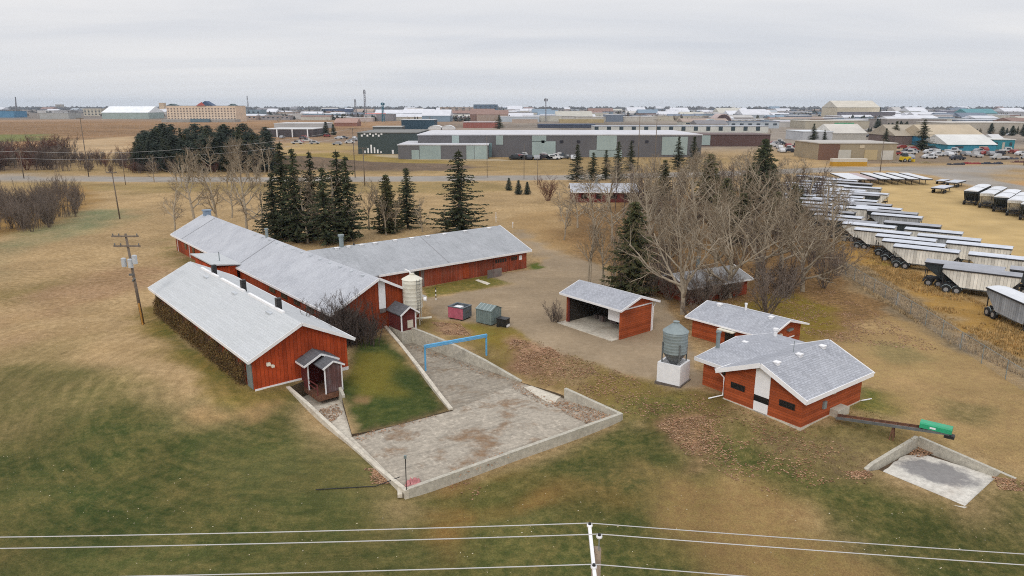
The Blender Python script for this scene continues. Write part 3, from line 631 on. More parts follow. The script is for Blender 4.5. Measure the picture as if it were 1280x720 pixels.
for k, px in enumerate((411,426,443,461,487,509,530,552,580,612)):
    x = cx(px, 283+(625-px)*.108, zrC)
    if x > t0+1: wing(MB().box(x-.2, x+.2, -.62, -.28, zrC-.4, zrC-.04).box(x-.26, x+.26, -.7, -.2, zrC-.04, zrC+.02), 'roof_vent', WHITE)
x = cx(422, 306, zrC); wing(MB().tube([(x,0,zrC-.3),(x,0,zrC+1.3)], .28, 14).tube([(x,0,zrC+1.25),(x,0,zrC+1.45)], .4, 14), 'chimney', GALV)
x = cx(525, 295, zrC); wing(MB().beam((x, -.1, zrC-.04), (x, -HC-.5, hC-.5*sC+.005), .14, .05), 'roof_seam', SEAM)
for px, py in ((572,298),(443,317)):
    q = inv @ Vector(G(px, py, 4.)); wing(MB().tube([(q.x, q.y, hC+(HC+q.y)*sC-.1), (q.x, q.y, hC+(HC+q.y)*sC+.22)], .1, 10), 'roof_pipe', BLACK)
# link roof joining the two left barns
q0 = pxl(A, 265, 320.5, 2.6); q1 = pxl(A, 296, 334, 2.6)
lk = MB(); lk.prism([(-HA+.4, 3.35), (-7.2, 2.95), (-7.2, 2.8), (-HA+.4, 3.2)], min(q0.x, q1.x), max(q0.x, q1.x)); lk.build('link_roof', ROOF_A, A)
MB().box(min(q0.x, q1.x)+.4, max(q0.x, q1.x)-.4, -6.7, -HA-.01, -.1, 2.75).build('link_wall', RED_A, A)
MB().tube([(q1.x+2.6, -5.4, 2.9), (q1.x+2.6, -5.4, 4.3)], .06, 8).build('vent_pipe', GALV, A)
# --- open fronted shed D
Dd = thing('open_shed', (7.518, 72.433, 0), -.89, 'red open fronted storage shed with white panel inside and grey roof', 'shed'); setm(Dd)
LD, WD, hD, rD = 7.577, 4.645, 3.32, .773; HD = WD/2; sD = rD/HD; zrD = hD+rD
w = MB(); w.prism([(-HD, 0), (-HD, hD-.2), (0, zrD-.2), (HD, hD-.2), (HD, 0)], LD-.14, LD); w.prism([(-HD, 0), (-HD, hD-.2), (0, zrD-.2), (HD, hD-.2), (HD, 0)], 0, .14); w.box(.141, LD-.141, HD-.12, HD, 0, hD-.2)
w.build('wall', RED_H, Dd)
gable_roof(MB(), -.5, LD+.5, HD+.5, hD-.5*sD, zrD, .14).build('roof', ROOF_F, Dd)
fascia(-.5, LD+.5, HD+.5, hD-.5*sD, zrD, hh=.2).build('fascia', WHITE, Dd)
MB().box(.15, LD-.15, -HD+.02, -HD+.18, hD-.55, hD-.22).build('header_beam', DARK_RED, Dd)
for x in (.24,): MB().box(x-.09, x+.09, -HD+.03, -HD+.19, 0.1, hD-.56).build('post', DARK_RED, Dd)
MB().box(5.1, LD-.2, -HD+.9, -HD+.98, 1.35, 2.55).build('hanging_panel', WHITE, Dd)
MB().box(.15, LD-.16, HD-.17, HD-.125, .07, hD-.25).build('back_shade_boards', plain('shade_dark_inner_boards', (.035,.028,.022), .9, .3), Dd)  # dark wood back, coloured near black to put in the shed's inner shade
MB().box(.145, .18, -HD+.2, HD-.18, .07, hD-.25).build('end_shade_boards', plain('shade_dark_inner_boards', (.035,.028,.022), .9, .3), Dd)  # same near-black lining: inner shade carried by colour at this end
MB().box(-.3, LD-.15, -HD-1.0, HD-.13, -.1, .06).build('floor_slab', CONC_PALE, Dd)
tr = MB(); tr.box(LD+.004, LD+.05, -HD, HD, hD-.42, hD-.3); tr.box(LD+.004, LD+.06, HD-.1, HD, 0, hD-.3); tr.tube([(LD+.1,HD+.4,hD-.4),(LD+.1,HD+.05,hD-.8),(LD+.1,HD+.05,.1)], .045, 8); tr.build('downpipe', WHITE, Dd)
for k in range(5):
    x = .8+k*1.15+random.uniform(0,.3); o = MB().box(0, random.uniform(.5,.9), 0, random.uniform(.4,.8), 0, random.uniform(.35,.9)).build('wooden_crate', GREYWOOD); o.location = Dd.matrix_basis @ Vector((x, random.uniform(.5,1.1), .065)); o.rotation_euler.z = -.89+random.uniform(-.2,.2)
    tag(o, 'dim wooden crate stored deep inside the open fronted shed', 'crate', 'crates inside the open shed')
# --- house E
E_ = thing('red_outbuilding', (20.099, 68.204, 0), -.875, 'small red outbuilding with grey gable roof and pale canopy, behind the two winged house', 'outbuilding'); setm(E_)
LE, WE, hE, rE = 7.927, 6.083, 2.136, .856; HE = WE/2; sE = rE/HE; zrE = hE+rE
gable_wall(MB(), 0, LE, HE, hE, zrE, drop=.16).build('wall', RED_H, E_)
gable_roof(MB(), -.5, LE+.5, HE+.5, hE-.5*sE, zrE, .13).build('roof', ROOF_F, E_)
fascia(-.5, LE+.5, HE+.5, hE-.5*sE, zrE, hh=.16).build('fascia', WHITE, E_)
for px, py in ((896,382),(960,398)):
    q = pxl(E_, px, py, zrE); vent(E_, q.x, -.35, zrE-.1, .36, WHITE, .2)
q = pxl(E_, 933, 387, zrE); pipe(E_, q.x, .0, zrE-.1, zrE+.55, .11, WHITE)
q0 = pxl(E_, 886, 415, 1.75); MB().box(q0.x, q0.x+1.7, -HE-1.0, -HE-.01, 1.72, 1.82).build('door_canopy', CREAM, E_)
MB().box(q0.x+.3, q0.x+1.3, -HE-.05, -HE-.004, 0, 1.7).build('door', DKGLASS, E_)
MB().box(q0.x+2.6, q0.x+3.9, -HE-.05, -HE-.004, 1.0, 1.6).build('window', DKGLASS, E_)
MB().box(LE+.004, LE+.2, -.9, -.55, 1.35, 1.75).build('wall_lamp', CREAM, E_); MB().box(LE+.004, LE+.25, .5, 1.3, 1.75, 1.95).build('wall_fan', GALV, E_)
MB().beam((LE+.08, -HE, 1.1), (LE+.08, HE*.6, 1.05), .06, .1).build('conduit', WHITE, E_)
q = pxl(E_, 959, 430, 2.0); MB().tube([(q.x, -HE-.65, 0), (q.x, -HE-.65, 3.0)], .16, 12).tube([(q.x, -HE-.65, 3.0), (q.x, -HE-.65, 3.18)], .24, 12).build('chimney', WHITE, E_)
# --- house F with its side wing
Fh = thing('two_winged_house', (18.384, 48.2, -.02), .637, 'red lap sided house with white panel stripe on its gable and frosted two winged roof', 'house'); setm(Fh)
LF, WF, hF, rF = 8.027, 6.533, 2.647, 1.382; HF = WF/2; sF = rF/HF; zrF = hF+rF
gable_wall(MB(), 0, LF, HF, hF, zrF, drop=.18).build('wall', RED_H, Fh)
gable_roof(MB(), -.5, LF+.5, HF+.5, hF-.5*sF, zrF, .14).build('roof', ROOF_F, Fh)
fascia(-.5, LF+.5, HF+.5, hF-.5*sF, zrF, hh=.34).build('fascia', WHITE, Fh)
MB().box(-.05, LF+.05, -HF-.05, HF+.05, -.6, .1).build('foundation', CONC_PALE, Fh)
pn = MB(); pn.prism([(.62, 1.35), (.62, zrF-.55), (0, zrF-.28), (-.62, zrF-.55), (-.62, 1.35)], -.05, -.004); pn.box(-.05, -.004, -.6, .6, -.05, .85); pn.build('gable_panel', WHITE, Fh)
MB().box(-.055, -.005, -.62, .62, .87, 1.33).build('window', DKGLASS, Fh)
for y in (2.05, -2.1):
    f = MB().box(-.06, -.005, y-.58, y+.58, 1.25, 1.62).build('window', DKGLASS, Fh); fr = MB()
    fr.box(-.08, -.062, y-.62, y+.62, 1.62, 1.67); fr.box(-.08, -.062, y-.62, y+.62, 1.2, 1.25); fr.box(-.08, -.062, y-.62, y-.57, 1.25, 1.62); fr.box(-.08, -.062, y+.57, y+.62, 1.25, 1.62); fr.box(-.08, -.062, y-.02, y+.02, 1.25, 1.62); fr.build('window_frame', BLACK, f)
for px, py in ((970,451),(998,441),(1028,431)):
    q = pxl(Fh, px, py, zrF); vent(Fh, q.x, -.45, zrF-.2, .34, WHITE, .2)
MB().tube([(3.6, 0, zrF), (3.6, 0, zrF+.9)], .025, 6).build('aerial', GALV, Fh)
dp = MB(); dp2 = MB(); dp.tube([(-.45, HF+.35, 2.3), (-.12, HF+.02, 1.8), (-.12, HF+.02, .35), (-.9, HF+.75, .02)], .05, 8); dp2.tube([(LF+.05, -HF-.1, .1), (LF+1.2, -HF-.3, .02)], .05, 8); dp.build('downpipe', WHITE, Fh); dp2.build('downpipe', WHITE, Fh)
MB().box(2.6, 2.95, -HF-.16, -HF-.004, .85, 1.4).build('meter_box', GALV, Fh); MB().box(3.4, 3.75, -HF-.3, -HF-.004, 1.85, 2.2).build('wall_lamp', CREAM, Fh)
MB().box(4.9, 5.3, -HF-.25, -HF-.004, 1.95, 2.1).build('wall_fan', GALV, Fh)
# wing: ridge at right angles to the main ridge
w0 = pxl(Fh, 869, 446, 2.35); w1 = pxl(Fh, 902, 415.5, 3.0)
eX, eY = w0.x, w0.y           # outer eave corner
rX = w1.x; zwr = 3.05; zwe = 2.36; sw = (zwr-zwe)/(rX-eX)
wr = MB(); t = .14
wr.prism([(eX, zwe), (rX, zwr), (2*rX-eX, zwe), (2*rX-eX, zwe-t), (rX, zwr-t), (eX, zwe-t)], HF-.9, eY, 'y')
wr.build('wing_roof', ROOF_F, Fh)
ww = MB(); ww.prism([(eX+.5, -.2), (eX+.5, zwe+.5*sw-.17), (rX, zwr-.17), (2*rX-eX-.5, zwe+.5*sw-.17), (2*rX-eX-.5, -.2)], HF+.003, eY-.5, 'y'); ww.build('wing_wall', RED_H, Fh)
wf = MB(); wf.box(eX-.06, eX-.003, HF+.6, eY+.05, zwe-.27, zwe+.02); wf.beam((eX, eY+.03, zwe-.13), (rX, eY+.03, zwr-.1), .06, .24); wf.beam((2*rX-eX, eY+.03, zwe-.13), (rX, eY+.03, zwr-.1), .06, .24); wf.build('wing_fascia', WHITE, Fh)
MB().box(eX+.44, eX+.497, HF+.25, HF+1.0, 1.5, 2.0).build('window', DKGLASS, Fh)
q = pxl(Fh, 897, 434, 2.7); pipe(Fh, q.x, q.y, 2.3, 4.0, .17, GALV)
q = pxl(Fh, 932, 428, 2.9); vent(Fh, q.x, q.y, 2.8, .36, WHITE, .22)
# low red house half hidden by the bare trees
def small_gable(name, pc, th, l, w, h, r, wall, roof, label, cat, extra=None):
    o = thing(name, (pc[0], pc[1], tz(pc[0], pc[1])), th, label, cat); hw = w/2; s = r/hw
    gable_wall(MB(), 0, l, hw, h, h+r, drop=.16).build('wall', wall, o); gable_roof(MB(), -.45, l+.45, hw+.45, h-.45*s, h+r, .14).build('roof', roof, o)
    fascia(-.45, l+.45, hw+.45, h-.45*s, h+r, hh=.18).build('fascia', WHITE, o); return o
ga, gb = Vector(G(861, 379, 0)), Vector(G(933, 367, 0)); gth = math.atan2(gb.y-ga.y, gb.x-ga.x); gn = Vector((-math.sin(gth), math.cos(gth), 0))*2.8; g0 = ga+gn; Gh = small_gable('red_cottage', (g0[0], g0[1], 0), gth, (gb-ga).length, 5.6, 2.1, .95, RED_W, shingles('leafy_dark_shingles', (.26,.255,.25), .17, .35, .25, .55, 1.06, .6), 'old red cottage half hidden behind the bare cottonwood trunks', 'cottage')
MB().box(2.2, 3.4, -2.86, -2.805, .9, 1.8).build('window', DKGLASS, Gh); MB().box(5.2, 6.1, -2.86, -2.805, 0, 1.9).build('door', DKGLASS, Gh)
pipe(Gh, 4, .4, 3.2, 4.4, .25, GALV)
g0 = G(714, 250, 0); Gh2 = small_gable('red_bungalow', (g0[0], g0[1], 0), .0, 15, 9, 2.6, 1.5, DARK_RED, ROOF_B, 'far low red bungalow with white roof behind thin bare trees', 'bungalow')
for x in (2, 5.5, 9, 12): MB().box(x, x+1.4, -4.56, -4.505, .9, 1.9).build('window', DKGLASS, Gh2)
pipe(Gh2, 6, 0, 3.8, 5., .3, GALV)
# ------------------------------------------------------------------ silos, bins, yard furniture
def silo(name, P, r, z0, zc, zt, ztop, mat_body, mat_cone, label, legs=4, lz=0., rz=0.):
    o = thing(name, P, rz, label, 'silo')
    n = 28; prof = []
    k = 7
    for i in range(k+1):
        za = zc+(zt-zc)*i/k; prof.append((r, za))
        if i < k: prof += [(r*1.012, za+.03), (r*1.0, za+.06)]
    bd = MB().lathe(prof, n); bd.build('tank', mat_body, o, True)
    MB().lathe([(r*1.06, zt-.03), (r*1.04, zt+.02), (r*.22, ztop-.12), (r*.22, ztop-.02), (r*.27, ztop), (r*.05, ztop+.05)], n).build('roof', mat_body, o)
    MB().lathe([(.16, z0), (.2, z0+.06), (r*.99, zc-.01)], n).build('hopper_cone', mat_cone, o)
    for i in range(legs):
        t = 2*PI*(i+.5)/legs; x, y = (r+.05)*math.cos(t), (r+.05)*math.sin(t); MB().beam((x, y, lz), (x, y, zc+.9), .09, .09).build('leg', mat_body if mat_body is CREAM else GALV_D, o)
    return o
P = GT(517, 403.5)
s1 = silo('grain_silo', P, 1.02, .55, 1.75, 4.75, 5.35, CREAM, CREAM, 'cream white feed silo on legs at the front gable of the T-shaped barn')
ld = MB()
la = R(-50); lx, ly = 1.16*math.cos(la), 1.16*math.sin(la); tx, ty = -math.sin(la)*.2, math.cos(la)*.2
for s in (-1, 1): ld.beam((lx+s*tx, ly+s*ty, 1.2), (lx+s*tx, ly+s*ty, 4.9), .035, .035)
for k in range(13): z = 1.3+k*.28; ld.beam((lx-tx, ly-ty, z), (lx+tx, ly+ty, z), .03, .03)
ld.build('ladder', GALV_D, s1)
MB().tube([(-.1,0,5.3),(-.3,.1,5.55),(-.75,.2,5.75)], .06, 8).build('fill_pipe', WHITE, s1)
MB().box(-.3, .3, -.25, .25, .35, .6).beam((0,0,.45), (1.9,.2,.55), .16, .14).build('auger', CREAM, s1)
MB().cyl((1.3, -.1, 2.6), (1,0,0), .22, .3).build('motor', WHITE, s1)
P = GT(841, 476); yaw2 = .94
s2 = silo('hopper_bin', P, 1.0, 1.3, 2.55, 4.35, 5.15, GALV, GALV_D, 'grey galvanized hopper bin standing on a white block base', 4, 1.75, yaw2)
bx = MB(); bx.box(-1.0, 1.0, -1.0, -.82, 0.08, 1.75); bx.box(-1.0, 1.0, .82, 1.0, 0.08, 1.75); bx.box(-1.0, -.82, -.819, .819, .08, 1.75); bx.box(.82, 1.0, -.819, .819, .08, 1.75); bx.box(-.82, .82, -.82, .82, .9, 1.0); bx.build('base_wall', WHITE, s2)
MB().box(-1.12, 1.12, -1.12, 1.12, -.2, .08).build('footing', plain('dark_footing', (.12,.10,.085), .9, .3), s2)
MB().tube([(1.04, -.3, 1.7), (1.1, -.3, .75), (1.1, .5, .6)], .05, 8).tube([(1.1, .1, 2.0), (1.1, .1, .68)], .035, 6).build('pipe', GALV_D, s2)
tb = MB()
for s in (-.1, .1): tb.beam((1.06, .6+s, .4), (1.06, .6+s, 2.3), .03, .03)
for k in range(7): tb.beam((1.06, .5, .5+k*.26), (1.06, .7, .5+k*.26), .025, .025)
tb.build('ladder', GALV_D, s2)
# dumpsters and the feed box
P = GT(575, 397.5); d = thing('dumpster', P, -.55, 'open waste skip with faded pink side and dark grey end beside the drive', 'dumpster')
w = MB(); PK = plain('faded_pink_paint', (.42,.10,.15), .6, .2, 2, 0, (.2,.12,.12), .5); DG = plain('dark_grey_paint', (.10,.12,.14), .6, .2, 2, 0, (.2,.15,.12), .3)
w.box(-.95, .95, -.83, -.75, .15, 1.35); w.build('side_panel', PK, d)
w = MB(); w.box(-.95, .95, .75, .83, .15, 1.35); w.box(.87, .95, -.749, .749, .15, 1.35); w.box(-.95, -.87, -.749, .749, .15, 1.35); w.box(-.9, .9, -.749, .749, .15, .25); w.build('body', DG, d)
MB().box(-1.0, 1.0, -.88, -.7, 1.352, 1.42).box(-1.0, 1.0, .7, .88, 1.352, 1.42).box(.82, 1., -.699, .699, 1.352, 1.42).box(-1., -.82, -.699, .699, 1.352, 1.42).build('rim', DG, d)
MB().box(-.8, .1, -.6, .65, .8, 1.2).build('white_bags', WHITE, d); MB().box(-.951, -.96, -.4, .4, .6, .9).box(.955, .99, -.35, .3, .75, 1.0).build('label_plate', GALV_D, d)
MB().box(-.8, -.6, -.8, .8, 0, .149).box(.6, .8, -.8, .8, 0, .149).build('skid', BLACK, d)
P = GT(611, 403); d = thing('feed_bin', P, -.62, 'grey green ribbed steel bin with pitched roof on the edge of the drive', 'bin')
GG = plain('grey_green_paint', (.17,.22,.215), .55, .15, 2, 0, (.1,.1,.09), .3)
w = MB(); gable_wall(w, -1.0, 1.0, .85, 1.62, 2.0, 0, .04, .1); w.build('body', GG, d)
w = MB()
for x in np.linspace(-.95, .95, 8):
    for s in (-1, 1): w.box(x-.03, x+.03, *sorted((s*.853, s*.9)), .1, 1.5)
for y in np.linspace(-.75, .75, 6): w.box(1.003, 1.04, y-.03, y+.03, .1, 1.5)
w.build('ribs', GG, d)
w = MB(); gable_roof(w, -1.06, 1.06, .95, 1.58, 2.02, .05); w.build('roof', GG, d)
w = MB()
for x in np.linspace(-.9, .9, 5): w.beam((x, -.94, 1.6), (x, -.05, 2.02), .05, .05)
w.build('roof_rib', plain('pale_ribs', (.45,.5,.5), .5, .1), d)
P = GT(629, 408); d = thing('trash_cart', P, -.5, 'small black lidded cart beside the grey green bin', 'cart')
MB().box(-.55, .55, -.4, .4, .18, .85).build('body', BLACK, d); MB().box(-.6, .6, -.45, .45, .852, .92).build('lid', BLACK, d)
for s in (-1, 1): MB().cyl((-.4, s*.44, .16), (0,1,0), .16, .06).build('wheel', BLACK, d)
MB().box(.57, .6, -.3, .3, .05, .3).build('plate', WHITE, d)
# blue goal-like frame over the ramp
pL = G(532, 463, -1.0); pR = G(608, 443, -.55); zt_ = 1.55
pLt = G(532, 432, 0); 
fr = thing('blue_frame', (pL[0], pL[1], -1.05), math.atan2(pR[1]-pL[1], pR[0]-pL[0]), 'light blue steel frame spanning the concrete ramp', 'frame'); lw = math.hypot(pR[0]-pL[0], pR[1]-pL[1])
zz = 2.25
MB().beam((0,0,0), (0,0,zz), .13, .13).build('post', STEEL_BLUE, fr); MB().beam((lw,0,.3), (lw,0,zz+.05), .13, .13).build('post', STEEL_BLUE, fr)
MB().beam((-.07,0,zz+.1), (lw+.07,0,zz+.16), .2, .2).build('crossbar', STEEL_BLUE, fr); MB().beam((0,-.12,zz-.05), (lw,-.12,zz+.0), .06, .06).build('lower_bar', STEEL_BLUE, fr)
# thin post, cloth and pole at the corner of the yard
P = G(508, 612, -1.2); po = thing('thin_post', (P[0], P[1], -1.25), 0, 'thin dark metal post at the near corner of the concrete yard', 'post')
MB().tube([(0,0,0),(.02,0,2.35)], .03, 8).build('pole', BLACK, po); MB().box(-.07, .09, -.06, .06, 2.2, 2.4).build('bracket', GALV, po)
P = G(515, 606, ZP); o = MB()
rs = random.Random(3)
for k in range(16): x, y = rs.uniform(-.45,.45), rs.uniform(-.3,.3); o.add([(x-.2,y-.18,.02),(x+.2,y-.12,.02),(x+.16,y+.2,.05),(x-.18,y+.17,.02),(x+rs.uniform(-.1,.1),y,.35+rs.uniform(-.1,.1))], [(0,1,4),(1,2,4),(2,3,4),(3,0,4)])
o = o.build('crumpled_tarp', plain('pink_tarp', (.55,.24,.24), .8, .3, 5)); o.location = (P[0], P[1], ZP); tag(o, 'crumpled pink tarp lying in the near corner of the concrete yard', 'tarp')
P1 = GT(395, 613); P2 = GT(470, 609); P3 = GT(500, 604)
o = MB().tube([(P1[0],P1[1],P1[2]+.06),(P2[0],P2[1],P2[2]+.08),(P3[0],P3[1],P3[2]+.45)], .03, 8).build('long_pole', BLACK); tag(o, 'long dark pole lying on the lawn by the yard corner', 'pole')
P = GT(500, 612); o = MB().beam((0,0,.15), (.15,-.95,.1), .3, .25).build('concrete_block', CONC_PALE); o.location = (P[0], P[1], P[2]); tag(o, 'small concrete block outside the near corner of the yard', 'block')
# conveyor from the red house
c0 = Vector(G(1042, 521, .25)); c1 = Vector(G(1187, 543.5, .95))
cv_ = thing('conveyor', (c0.x, c0.y, 0), math.atan2(c1.y-c0.y, c1.x-c0.x), 'long rusty conveyor with bright green motor housing running from the red house', 'conveyor'); lc = (c1.xy-c0.xy).length
def zc_(x): return .25+(1.05-.25)*x/lc
for s in (-1, 1): MB().beam((.2, s*.3, zc_(.2)+.06), (lc, s*.3, zc_(lc)+.06), .05, .2).build('side_rail', RUST if s > 0 else GALV_D, cv_)
MB().beam((.2, 0, zc_(.2)), (lc, 0, zc_(lc)), .54, .05).build('belt', RUST, cv_)
bm_ = MB()
for x in np.arange(.5, lc, .7): bm_.beam((x, -.26, zc_(x)+.08), (x, .26, zc_(x)+.08), .05, .06)
bm_.build('slats', RUST, cv_)
GRN = plain('bright_green_paint', (.02,.33,.16), .4, .1, 2, 0, (.05,.2,.1), .4)
xg = lc-1.75
MB().prism([(-.36, .16), (-.36, .46), (-.28, .54), (.28, .54), (.36, .46), (.36, .16)], xg, lc+.12).build('motor_housing', GRN, cv_).location.z = .95
MB().box(xg+.6, xg+.95, -.37, -.363, 1.2, 1.32).build('white_mark', WHITE, cv_)
MB().beam((lc-.3, 0, .85), (lc+.3, 0, .85), .5, .2).build('end_bracket', BLACK, cv_)
for x in (lc*.52, lc*.56):
    for s in (-1, 1): MB().beam((x, s*.28, -.5), (lc*.54, s*.25, zc_(lc*.54)), .07, .07).build('leg', RUST, cv_)
P = GT(1046, 517); o = MB().box(-.75, .75, -.5, .5, -.2, .55).build('concrete_pier', CONC_WALL); o.location = (P[0], P[1], P[2]); o.rotation_euler.z = .6; tag(o, 'concrete pier where the conveyor leaves the red house', 'pier')
# ------------------------------------------------------------------ trees
def rdir(rs, d, ang):
    d = Vector(d); a = d.orthogonal().normalized(); b = d.cross(a); t = rs.uniform(0, 2*PI)
    return (d*math.cos(ang)+(a*math.cos(t)+b*math.sin(t))*math.sin(ang)).normalized()
def grow(rs, T, W, p, d, ln, r, lev, K, ratio, ang, trop, maxl, tmin, wob=.16, rmin=.011, split=2):
    n = (6, 5, 4, 3, 2, 2)[lev]; pts = [Vector(p)]; d = Vector(d).normalized(); dirs = [d]
    for i in range(n):
        d = (d+Vector((rs.uniform(-1,1), rs.uniform(-1,1), rs.uniform(-1,1)))*wob+Vector((0,0,trop[lev]))).normalized()
        pts.append(pts[-1]+d*(ln/n)); dirs.append(d)
    rad = [max(rmin, r*(1-.62*i/n)) for i in range(n+1)]
    if lev == maxl: rad[-1] = rmin*.6
    (T if lev < split else W).tube(pts, rad, (8, 6, 4, 3, 3, 3)[lev], cap=False)
    if lev >= maxl: return
    for k in range(K[lev]):
        t = tmin[lev]+(1-tmin[lev])*(k+rs.random())/K[lev]; x = min(t*n, n-.001); i = int(x); f = x-i
        q = pts[i].lerp(pts[i+1], f); rr = rad[i]*(1-f)+rad[i+1]*f
        grow(rs, T, W, q, rdir(rs, dirs[i+1], ang[lev]*rs.uniform(.6, 1.3)), ln*ratio[lev]*rs.uniform(.65, 1.15)*(1.1-.45*t), max(rmin, rr*(.72 if lev == 0 else .60)), lev+1, K, ratio, ang, trop, maxl, tmin, wob, rmin, split)
def bare_tree_meshes(seed, ht, style):
    rs = random.Random(seed); T, W = MB(), MB()
    if style == 'spread':
        grow(rs, T, W, (0,0,-.2), (.05,.02,1), ht*.40, ht*.023, 0, (9, 8, 6, 4), (1.6, .50, .50, .5), (R(54), R(44), R(42), R(40)), (.02, .05, .04, .02, .0), 4, (.30, .22, .15, .1), .16, .010, 3)
    elif style == 'upright':
        grow(rs, T, W, (0,0,-.2), (0,0,1), ht*.80, ht*.017, 0, (12, 7, 5, 3), (.52, .48, .5, .5), (R(52), R(45), R(42), R(40)), (.05, .10, .04, .02, 0), 4, (.2, .2, .15, .1), .14, .010, 3)
    elif style == 'slender':
        for k in range(2): grow(rs, T, W, (k*.4,0,-.2), (rs.uniform(-.2,.1),rs.uniform(-.1,.1),1), ht*.85, ht*.011, 0, (10, 6, 4), (.40, .5, .5), (R(42), R(38), R(40)), (.05, .12, .05, .02), 3, (.3, .2, .1), .12, .009)
    elif style == 'thicket':
        for k in range(15):
            a = rs.uniform(0, 2*PI); q = rs.uniform(.1, 1.7)
            grow(rs, T, W, (q*math.cos(a), q*math.sin(a), -.1), (rs.uniform(-.15,.15), rs.uniform(-.15,.15), 1), ht*rs.uniform(.6,1), ht*.007, 0, (9, 5), (.30, .5), (R(28), R(35)), (.05, .12, .05), 2, (.2, .15), .09, .008)
    elif style == 'shrub':
        for k in range(9):
            a = rs.uniform(0, 2*PI); s_ = rs.uniform(.1,.45)
            grow(rs, T, W, (.5*math.cos(a)*s_,.5*math.sin(a)*s_,-.1), (math.cos(a)*s_, math.sin(a)*s_, 1), ht*rs.uniform(.65,1), ht*.008, 0, (9, 5, 4), (.42, .45, .5), (R(30), R(35), R(40)), (.06, .12, .05, .02), 3, (.15, .15, .1), .14, .008)
    return T, W
def tree_proto(nm, seed, ht, style, bark, twig, label, cat='tree', tn='trunk', cn='crown'):
    T, W = bare_tree_meshes(seed, ht, style); o = thing(nm, (0,0,0), 0, label, cat)
    T.build(tn, bark, o, True); W.build(cn, twig, o); return o
def spruce_proto(nm, seed, ht, Rm, mat, label, dens=1., ragged=.15, base=.06, cat='tree', droop=.25, power=.8):
    rs = random.Random(seed); o = thing(nm, (0,0,0), 0, label, cat)
    T = MB(); T.tube([(0,0,-.2),(rs.uniform(-.1,.1),0,ht*.5),(0,0,ht)], [ht*.016, ht*.009, .015], 7); 
    C = MB(); z = ht*base; step = .32
    while z < ht*.985:
        t = z/ht; R_ = Rm*((1-t)**power)*(.55+.45*min(1, t*6)); k = max(3, int((5+3*(1-t))*dens)); a0 = rs.uniform(0, 2*PI)
        for j in range(k):
            if rs.random() < ragged*.5: continue
            a = a0+2*PI*j/k+rs.uniform(-.3,.3); ln = max(.22, R_*rs.uniform(1-ragged*2.6, 1+ragged*1.3)); ca, sa = math.cos(a), math.sin(a)
            m = max(2, int(ln/.27)); pv = None
            for i in range(m+1):
                f = i/m; rr = ln*f; zz = z-droop*ln*f*(1.3-.75*f)+.10*ln*(1-t)*f*f+(1-f)*0; w = (.16+.30*ln*.35*(1-f)+.1)*rs.uniform(.7,1.3)
                cxp, cyp = ca*rr, sa*rr
                for q in range(2 if i else 1):
                    th = a+rs.uniform(-1.2, 1.2); l2 = rs.uniform(.30,.62)*(1 if ht > 8 else .7); dz = rs.uniform(-.32,.05)
                    ex, ey = math.cos(th)*l2, math.sin(th)*l2; px_, py_ = -math.sin(th)*w*.5, math.cos(th)*w*.5; jz = rs.uniform(-.08,.08)
                    C.add([(cxp-px_, cyp-py_, zz+jz-.06), (cxp+px_, cyp+py_, zz+jz-.06), (cxp+ex, cyp+ey, zz+dz), (cxp+ex*.3, cyp+ey*.3, zz+jz+.10)], [(0,1,3),(1,2,3),(2,0,3)] if q else [(0,2,3),(1,2,3)])
            if ln > .6: T.tube([(0,0,z+.05),(ca*ln*.8, sa*ln*.8, z-droop*ln*.5)], [.03,.01], 3, False)
        z += step*rs.uniform(.7, 1.25)*(1.1-.3*t)/max(.7, dens**.5)
    for k in range(6): a = k*PI/3; C.add([(.12*math.cos(a),.12*math.sin(a),ht*.965),(.12*math.cos(a+.8),.12*math.sin(a+.8),ht*.965),(0,0,ht+.15)], [(0,1,2)])
    T.build('trunk', SPR_BARK, o); C.build('crown', mat, o); return o
def swap_mat(proto, mats, nm, label):
    o = proto.copy(); COL.objects.link(o); o.name = nm; o['label'] = label
    for ch, m in zip(proto.children, mats):
        c = ch.copy(); c.data = ch.data.copy(); c.data.materials[0] = m; c.parent = o; COL.objects.link(c); c.name = ch.name.split('.')[0]
    return o
sprw = None
USED = {}
def place(proto, P, rz, sc, label, group=None):
    if proto.name not in USED:
        USED[proto.name] = 1; o = proto; o.location = P; o.rotation_euler = (0,0,rz); o.scale = (sc,sc,sc) if not hasattr(sc,'__len__') else sc; o['label'] = label
        if group: o['group'] = group
        return o
    o = dup(proto, P, rz, sc, label, group)
    if not group and 'group' in o: del o['group']
    return o
def hpx(px, yb, yt, P=None):  # real height of an upright thing from its foot and top rows
    P = P or GT(px, yb); lo, hi = 0, 120
    for _ in range(40):
        m_ = (lo+hi)/2; v = (P[1]*sp*1+0, 0); zc = P[2]+m_-H; up = P[1]*sp+zc*cp; dp_ = P[1]*cp-zc*sp; y = 360-F*up/dp_
        lo, hi = (m_, hi) if y > yt else (lo, m_)
    return lo
rs = random.Random(21)
cot1 = tree_proto('cottonwood_tree', 3, 15, 'spread', BARK, TWIG, '', 'tree'); cot2 = tree_proto('cottonwood_tree', 8, 14, 'spread', BARK, TWIG, '', 'tree')
upr1 = tree_proto('bare_tree', 5, 12, 'upright', BARK, TWIG, '', 'tree'); upr2 = tree_proto('bare_tree', 15, 12, 'upright', BARK, TWIG, '', 'tree')
sle1 = tree_proto('slender_tree', 6, 9, 'slender', BARK, TWIG, '', 'tree')
shr1 = tree_proto('bare_shrub', 9, 5, 'shrub', TWIG_G, TWIG_G, '', 'shrub', 'stem', 'twigs'); shr2 = tree_proto('bare_shrub', 19, 5, 'shrub', TWIG_G, TWIG_G, '', 'shrub', 'stem', 'twigs')
